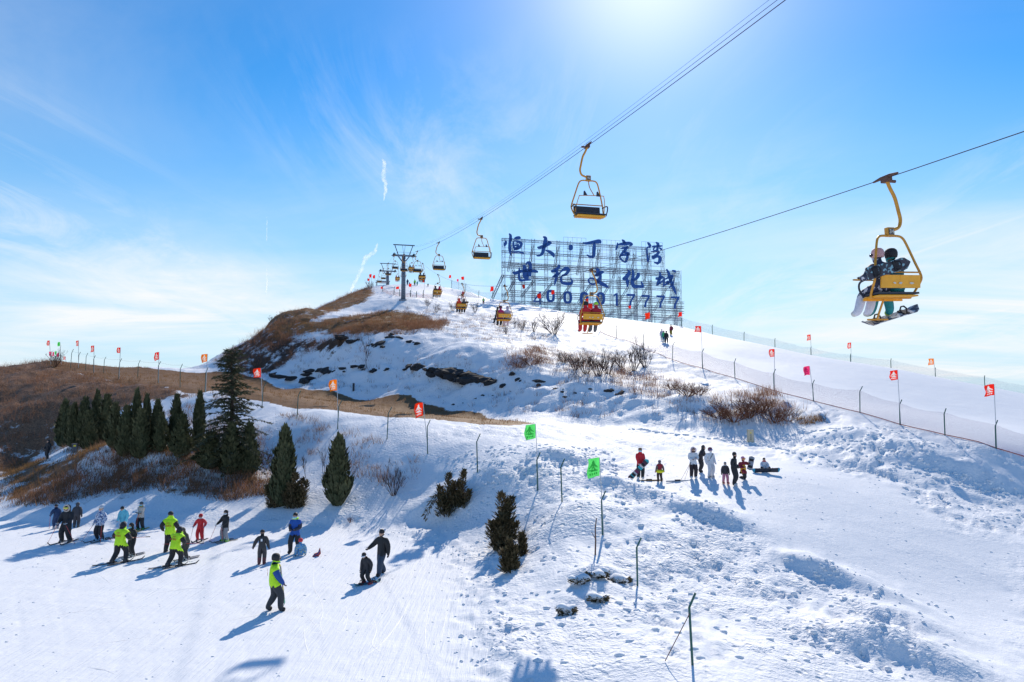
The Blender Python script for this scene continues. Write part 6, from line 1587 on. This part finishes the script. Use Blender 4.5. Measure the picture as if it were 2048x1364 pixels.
# --- group on the platform
t,J,s = person('person in red jacket, brown cap and face mask holding a striped snowboard', 1281,958,897, 178, dict(wl=(-.10,.26,.96), wr=(.12,.26,.92)), (.60,.02,.035), None, BLK, None, WHT, WHT, [('long_hair',),('cap',(.2,.13,.08)),('mask',(.35,.68,.78))])
g = to_world(t, (.12,.34,.56)); snowboard(g + V3(-.05,-.05,0), (-.72,0,-.72), (0,-1,.1), 'striped teal and maroon snowboard leaning before the red-jacketed person', [cm((.03,.40,.48)), cm((.05,.045,.06)), cm((.16,.02,.07)), cm((.6,.6,.62))], 1.5, .28)
person('small child in maroon jacket and bright yellow tutu seen from behind', 1320,963,922, 8, dict(wl=(-.36,.0,.86), wr=(.36,0,.86), al=(-.15,0,.09), ar=(.15,0,.09)), (.28,.015,.03), (.12,.09,.09), (.05,.03,.03), None, (.07,.04,.03), RED, [('helmet',(.1,.1,.16)),('goggles',(.5,.52,.55)),('scarf',(.2,.19,.19)),('tutu',(.85,.80,.02))], (.07,.04,.03))
t,J,s = person('person in white jacket with pink fur hood handling a dark strap', 1387,957,896, 178, dict(wl=(-.12,.26,1.16), wr=(.10,.28,1.1), nod=12), (.68,.70,.74), None, (.03,.02,.025), None, WHT, (.45,.3,.25), [('hood',(.62,.6,.64)),('fur',(.55,.42,.48)),('long_hair',),('scarf',BLK)])
for k, dx in ((0,-.55),(1,-.35)):
    w = to_world(t, (.2,.2,.9)); pole(w, (w.x+dx, w.y-.1, hgt(w.x+dx, w.y)), ['outer','inner'][k] + ' of two slanting poles left of the white-jacketed person', (.3,.1,.1))
t,J,s = person('dark-jacketed person bending behind the white-jacketed one, arm stretched right', 1400,945,892, -120, dict(lean=24, wl=(-.2,.42,1.12), wr=(.2,.42,1.12)), (.03,.025,.03), None, BLK, None, BLK, (.5,.3,.25), [('hood',(.06,.05,.05))])
w = ground(1391,952); pole(V3(w.x+.62, w.y, w.z+1.15), (w.x+.0, w.y, w.z+.05), 'dark thick pole slanting beside the bending dark-jacketed person', (.03,.03,.035))
person('person in all white ski suit with dark strap and helmet with goggles', 1421,955,897, -158, dict(al=(-.14,0,.09), ar=(.14,.05,.09), wl=(-.28,.1,.9), wr=(.3,.02,.9)), WHT, None, (.66,.68,.72), None, (.35,.35,.37), WHT, [('helmet',(.15,.05,.08)),('goggles',(.1,.15,.4)),('strap',BLK)], (.4,.4,.42))
t,J,s = person('small child in dark jacket and pink trousers with grey hat', 1451,967,925, 172, dict(al=(-.18,0,.09), ar=(.18,0,.09), hip=.9), (.045,.04,.05), None, (.62,.22,.32), None, (.5,.6,.1), BLK, [('beanie',(.2,.22,.24)),('scarf',(.55,.57,.6))], (.35,.45,.12)); ski_pair(t, J, s, 'the small child in pink trousers', (.5,.1,.1), 1.1)
t,J,s = person('tall man all in black standing side on at the front of the platform group', 1468,971,906, -120, dict(lean=4, wl=(-.16,.2,1.0), wr=(.2,.18,1.0)), BLK, None, BLK, None, (.5,.52,.56), BLK, [('beanie',BLK),('hair',)], bulk=1.05)
t,J,s = person('kneeling person in maroon with pink hat and orange-yellow apron', 1484,958,914, -150, dict(hip=.52, al=(-.12,-.28,.09), ar=(.14,.26,.09), kr=(.1,1,.2), kl=(-.1,1,-.3), wl=(-.3,.3,.95), wr=(.2,.3,.75), lean=8), (.22,.012,.03), None, BLK, None, BLK, BLK, [('beanie',(.65,.25,.4)),('goggles',(.8,.3,.03)),('apron',(.85,.42,.02))])
w = to_world(t, (-.42,.34,.95)); snowboard(w, (.25,.1,1), (-.3,-1,.1), 'small silver board held by the kneeling person in maroon', [cm((.30,.34,.40)), cm((.36,.40,.46))], .75, .3)
t,J,s = person('snowboarder in white jacket with red trim sitting on the snow', 1529,943,916, 172, dict(hip=.18, al=(-.26,.62,.12), ar=(.26,.62,.12), kl=(-.5,.6,1), kr=(.5,.6,1), wl=(-.2,.40,.35), wr=(.2,.4,.35), lean=-4), (.68,.70,.75), (.60,.62,.68), BLK, None, BLK, (.5,.3,.25), [('hair',),('scarf',RED)])
w = to_world(t, (0,.74,.16)); snowboard(w, (1,0,.02), (0,1,.35), 'dark teal-tipped snowboard lying before the sitting snowboarder', [cm((.02,.30,.45))] + [cm((.03,.035,.05))]*9 + [cm((.02,.30,.45))], 1.6, .27)
for k, (px, py) in enumerate([(1357,963),(1300,962)]):
    g = ground(px, py); g.z += .02; o = thing('ski', ['loose white ski lying on the snow in the middle of the platform group','loose orange-tipped ski lying behind the child in the tutu'][k], 'ski', g, R(-78))
    b = MB(); b.tube([(0,-.7,0),(0,.6,0),(0,.75,.06)], [.04,.045,.02], 4); b.build('board', cm([(.5,.5,.52),(.6,.3,.1)][k], .4), o); b = MB(); b.box((0,-.05,.05),(.08,.3,.07)); b.build('binding', cm(BLK), o)
# --- upper run and summit
person('person in pale lilac outfit, left of the trio on the upper run', 1324,682,658, 170, {}, (.45,.42,.52), None, (.4,.4,.45), None, GREY, BLK, [('beanie',(.5,.45,.5))], group=UPPER)
person('person in teal and lime outfit, middle of the trio on the upper run', 1328,685,661, 165, {}, (.10,.55,.20), (.02,.3,.4), (.02,.22,.35), None, BLK, BLK, [('beanie',BLK)], group=UPPER)
person('person in black outfit, right of the trio on the upper run', 1333,686,662, 175, dict(al=(-.16,0,.09), ar=(.16,0,.09)), BLK, None, BLK, None, BLK, BLK, [('helmet',BLK)], group=UPPER)
person('snowboarder in maroon jacket and ochre trousers near the foot of the sign', 1343,670,649, 130, dict(lean=8, hip=.86), (.22,.02,.05), None, (.30,.24,.03), None, BLK, BLK, [('beanie',BLK)], group=UPPER)
person('small person in white and lime on the slope left of the sign', 967,608,595, 170, {}, (.35,.65,.15), (.6,.6,.6), (.2,.03,.05), None, BLK, BLK, [('beanie',WHT)], group=UPPER)
person('tiny person in red on the run below the far summit fence', 926,596,581, 150, dict(al=(-.2,0,.09), ar=(.2,0,.09)), (.55,.03,.05), None, (.4,.02,.04), None, BLK, BLK, [('beanie',RED)], group=UPPER)
for px, py, tp, c, p, lab in [(815,571,559,NAVY,NAVY,'tiny navy figure standing on the summit right of the tall tower'),(819,571,565,NAVY,BLK,'shorter tiny navy figure close beside the taller navy one on the summit'),(829.5,572,560,(.35,.7,.05),BLK,'tiny lime-jacketed figure on the summit'),(834.5,572,563,(.03,.4,.4),(.03,.3,.3),'tiny teal figure beside the lime one on the summit'),(856,573,566,BLK,BLK,'tiny dark figure alone at the right of the summit')]:
    g = P(px, py, 168); g.z = hgt(g.x, g.y); person(lab, place=g, yaw=170, scale=(py-tp)/FPX*168/1.78, torso=c, pants=p, gear=[('beanie',BLK)], group='people on the summit')
# --- riders
SIT = dict(hip=.12, al=(-.12,.50,-.36), ar=(.12,.50,-.36), wl=(-.14,.40,.22), wr=(.14,.40,.22))
def rider(ci, x, label, pose=None, **kw):
    ch = UP_CH[ci]; M = ch.rotation_euler.to_matrix(); p = Vector(ch.location) + M @ V3(x, .06, -2.465)
    return person(label, place=p, yaw=math.degrees(ch.rotation_euler[2]), pose=dict(SIT, **(pose or {})), scale=.97, **kw)
WB = camo('white_black_print', [(.60,.60,.66),(.03,.04,.09),(.02,.03,.06)], 7)
t,J,s = rider(0, -.22, 'snowboarder in white with pink helmet on the large chair at the right edge', dict(side=-8, yaw=25, wl=(-.34,.2,.35), al=(-.30,.42,-.38), ar=(.02,.46,-.36)), torso=WB, pants=(.62,.62,.70), boots=(.62,.60,.56), shin=(.6,.6,.68), gear=[('helmet',(.62,.36,.36)),('goggles',BLK)], glove=BLK)
TEAL = (.004,.20,.22)
t2,J2,s2 = rider(0, .10, 'snowboarder in teal suit with black helmet on the large chair at the right edge', dict(side=-6, al=(-.22,.48,-.37), ar=(.30,.50,-.33)), torso=TEAL, pants=TEAL, boots=(.40,.62,.03), shin=TEAL, gear=[('helmet',BLK)], glove=BLK, skiboot=False)
ch = UP_CH[0]; M = ch.rotation_euler.to_matrix(); wp = lambda x, y, z: Vector(ch.location) + M @ V3(x, y, z)
PR = camo('board_print', [(.03,.035,.05),(.05,.05,.07),(.25,.45,.52)], 9)
snowboard(wp(-.46,-.30,-2.02), M @ V3(.97,.02,.24), M @ V3(0,-1,.05), 'patterned black and teal snowboard held across the back of the large chair', [PR], 1.12, .27)
BG = camo('board_grey_print', [(.30,.33,.40),(.10,.11,.15),(.60,.62,.66)], 7)
snowboard(wp(.42,.60,-2.93), M @ V3(.96,.0,.24), M @ V3(0,-.4,1), 'grey printed snowboard strapped under the feet on the large chair', [BG], 1.5, .27)
RID = [(1,-.26,'red-jacketed rider with black helmet, left seat in front of the sign',(.60,.015,.03),(.55,.03,.03),[('helmet',BLK)]), (1,.26,'dark red rider with lime hat, right seat in front of the sign',(.42,.012,.03),(.12,.12,.13),[('beanie',(.35,.75,.05))]),
 (2,-.26,'magenta-jacketed rider, left seat of the pink and lilac pair',(.55,.02,.14),BLK,[('helmet',(.1,.03,.06))]), (2,.26,'lilac rider, right seat of the pink and lilac pair',(.50,.42,.55),(.60,.45,.50),[('beanie',(.45,.4,.5))]),
 (3,-.26,'orange-red hooded rider over the hill, left seat',(.80,.04,.02),BLK,[('hood',(.80,.04,.02))]), (3,.26,'dark grey rider with raised arm over the hill, right seat',(.05,.05,.06),BLK,[('beanie',GREY)]),
 (4,-.26,'charcoal rider right of the tall tower, left seat',(.05,.045,.05),BLK,[('helmet',BLK)]), (4,.26,'red-hooded rider right of the tall tower, right seat',(.5,.03,.06),GREY,[('hood',(.55,.03,.06))]),
 (5,-.26,'dark rider beside the tall tower, left seat',BLK,BLK,[('helmet',BLK)]), (5,.26,'dark rider beside the tall tower, right seat',(.04,.03,.04),BLK,[('beanie',BLK)]),
 (6,-.26,'brown-jacketed rider behind the tower head, left seat',(.12,.07,.05),BLK,[('beanie',BLK)]), (6,.26,'lilac-jacketed rider behind the tower head, right seat',(.40,.36,.5),GREY,[('beanie',(.4,.35,.45))]),
 (7,0,'dark rider on the chair half hidden by the tower mast',BLK,BLK,[('beanie',BLK)]), (8,-.26,'red rider between the two towers, left seat',(.45,.04,.05),RED,[('beanie',RED)]), (8,.26,'dark rider between the two towers, right seat',BLK,BLK,[('beanie',BLK)])]
for ci, x, lab, c, p, gr in RID:
    rider(ci, x, lab, dict(wr=(.42,.05,.62)) if 'raised' in lab else None, torso=c, pants=p, shin=p, boots=BLK, gear=gr, group='riders on the lift')
ch2 = UP_CH[2]; M2 = ch2.rotation_euler.to_matrix(); wp2 = lambda x, y, z: Vector(ch2.location) + M2 @ V3(x, y, z)
snowboard(wp2(-.62,.0,-2.22), M2 @ V3(.25,0,1), M2 @ V3(-1,-.4,.2), 'dark snowboard leaning out on the left side of the pink and lilac riders', [cm((.03,.035,.05))], 1.3, .27)
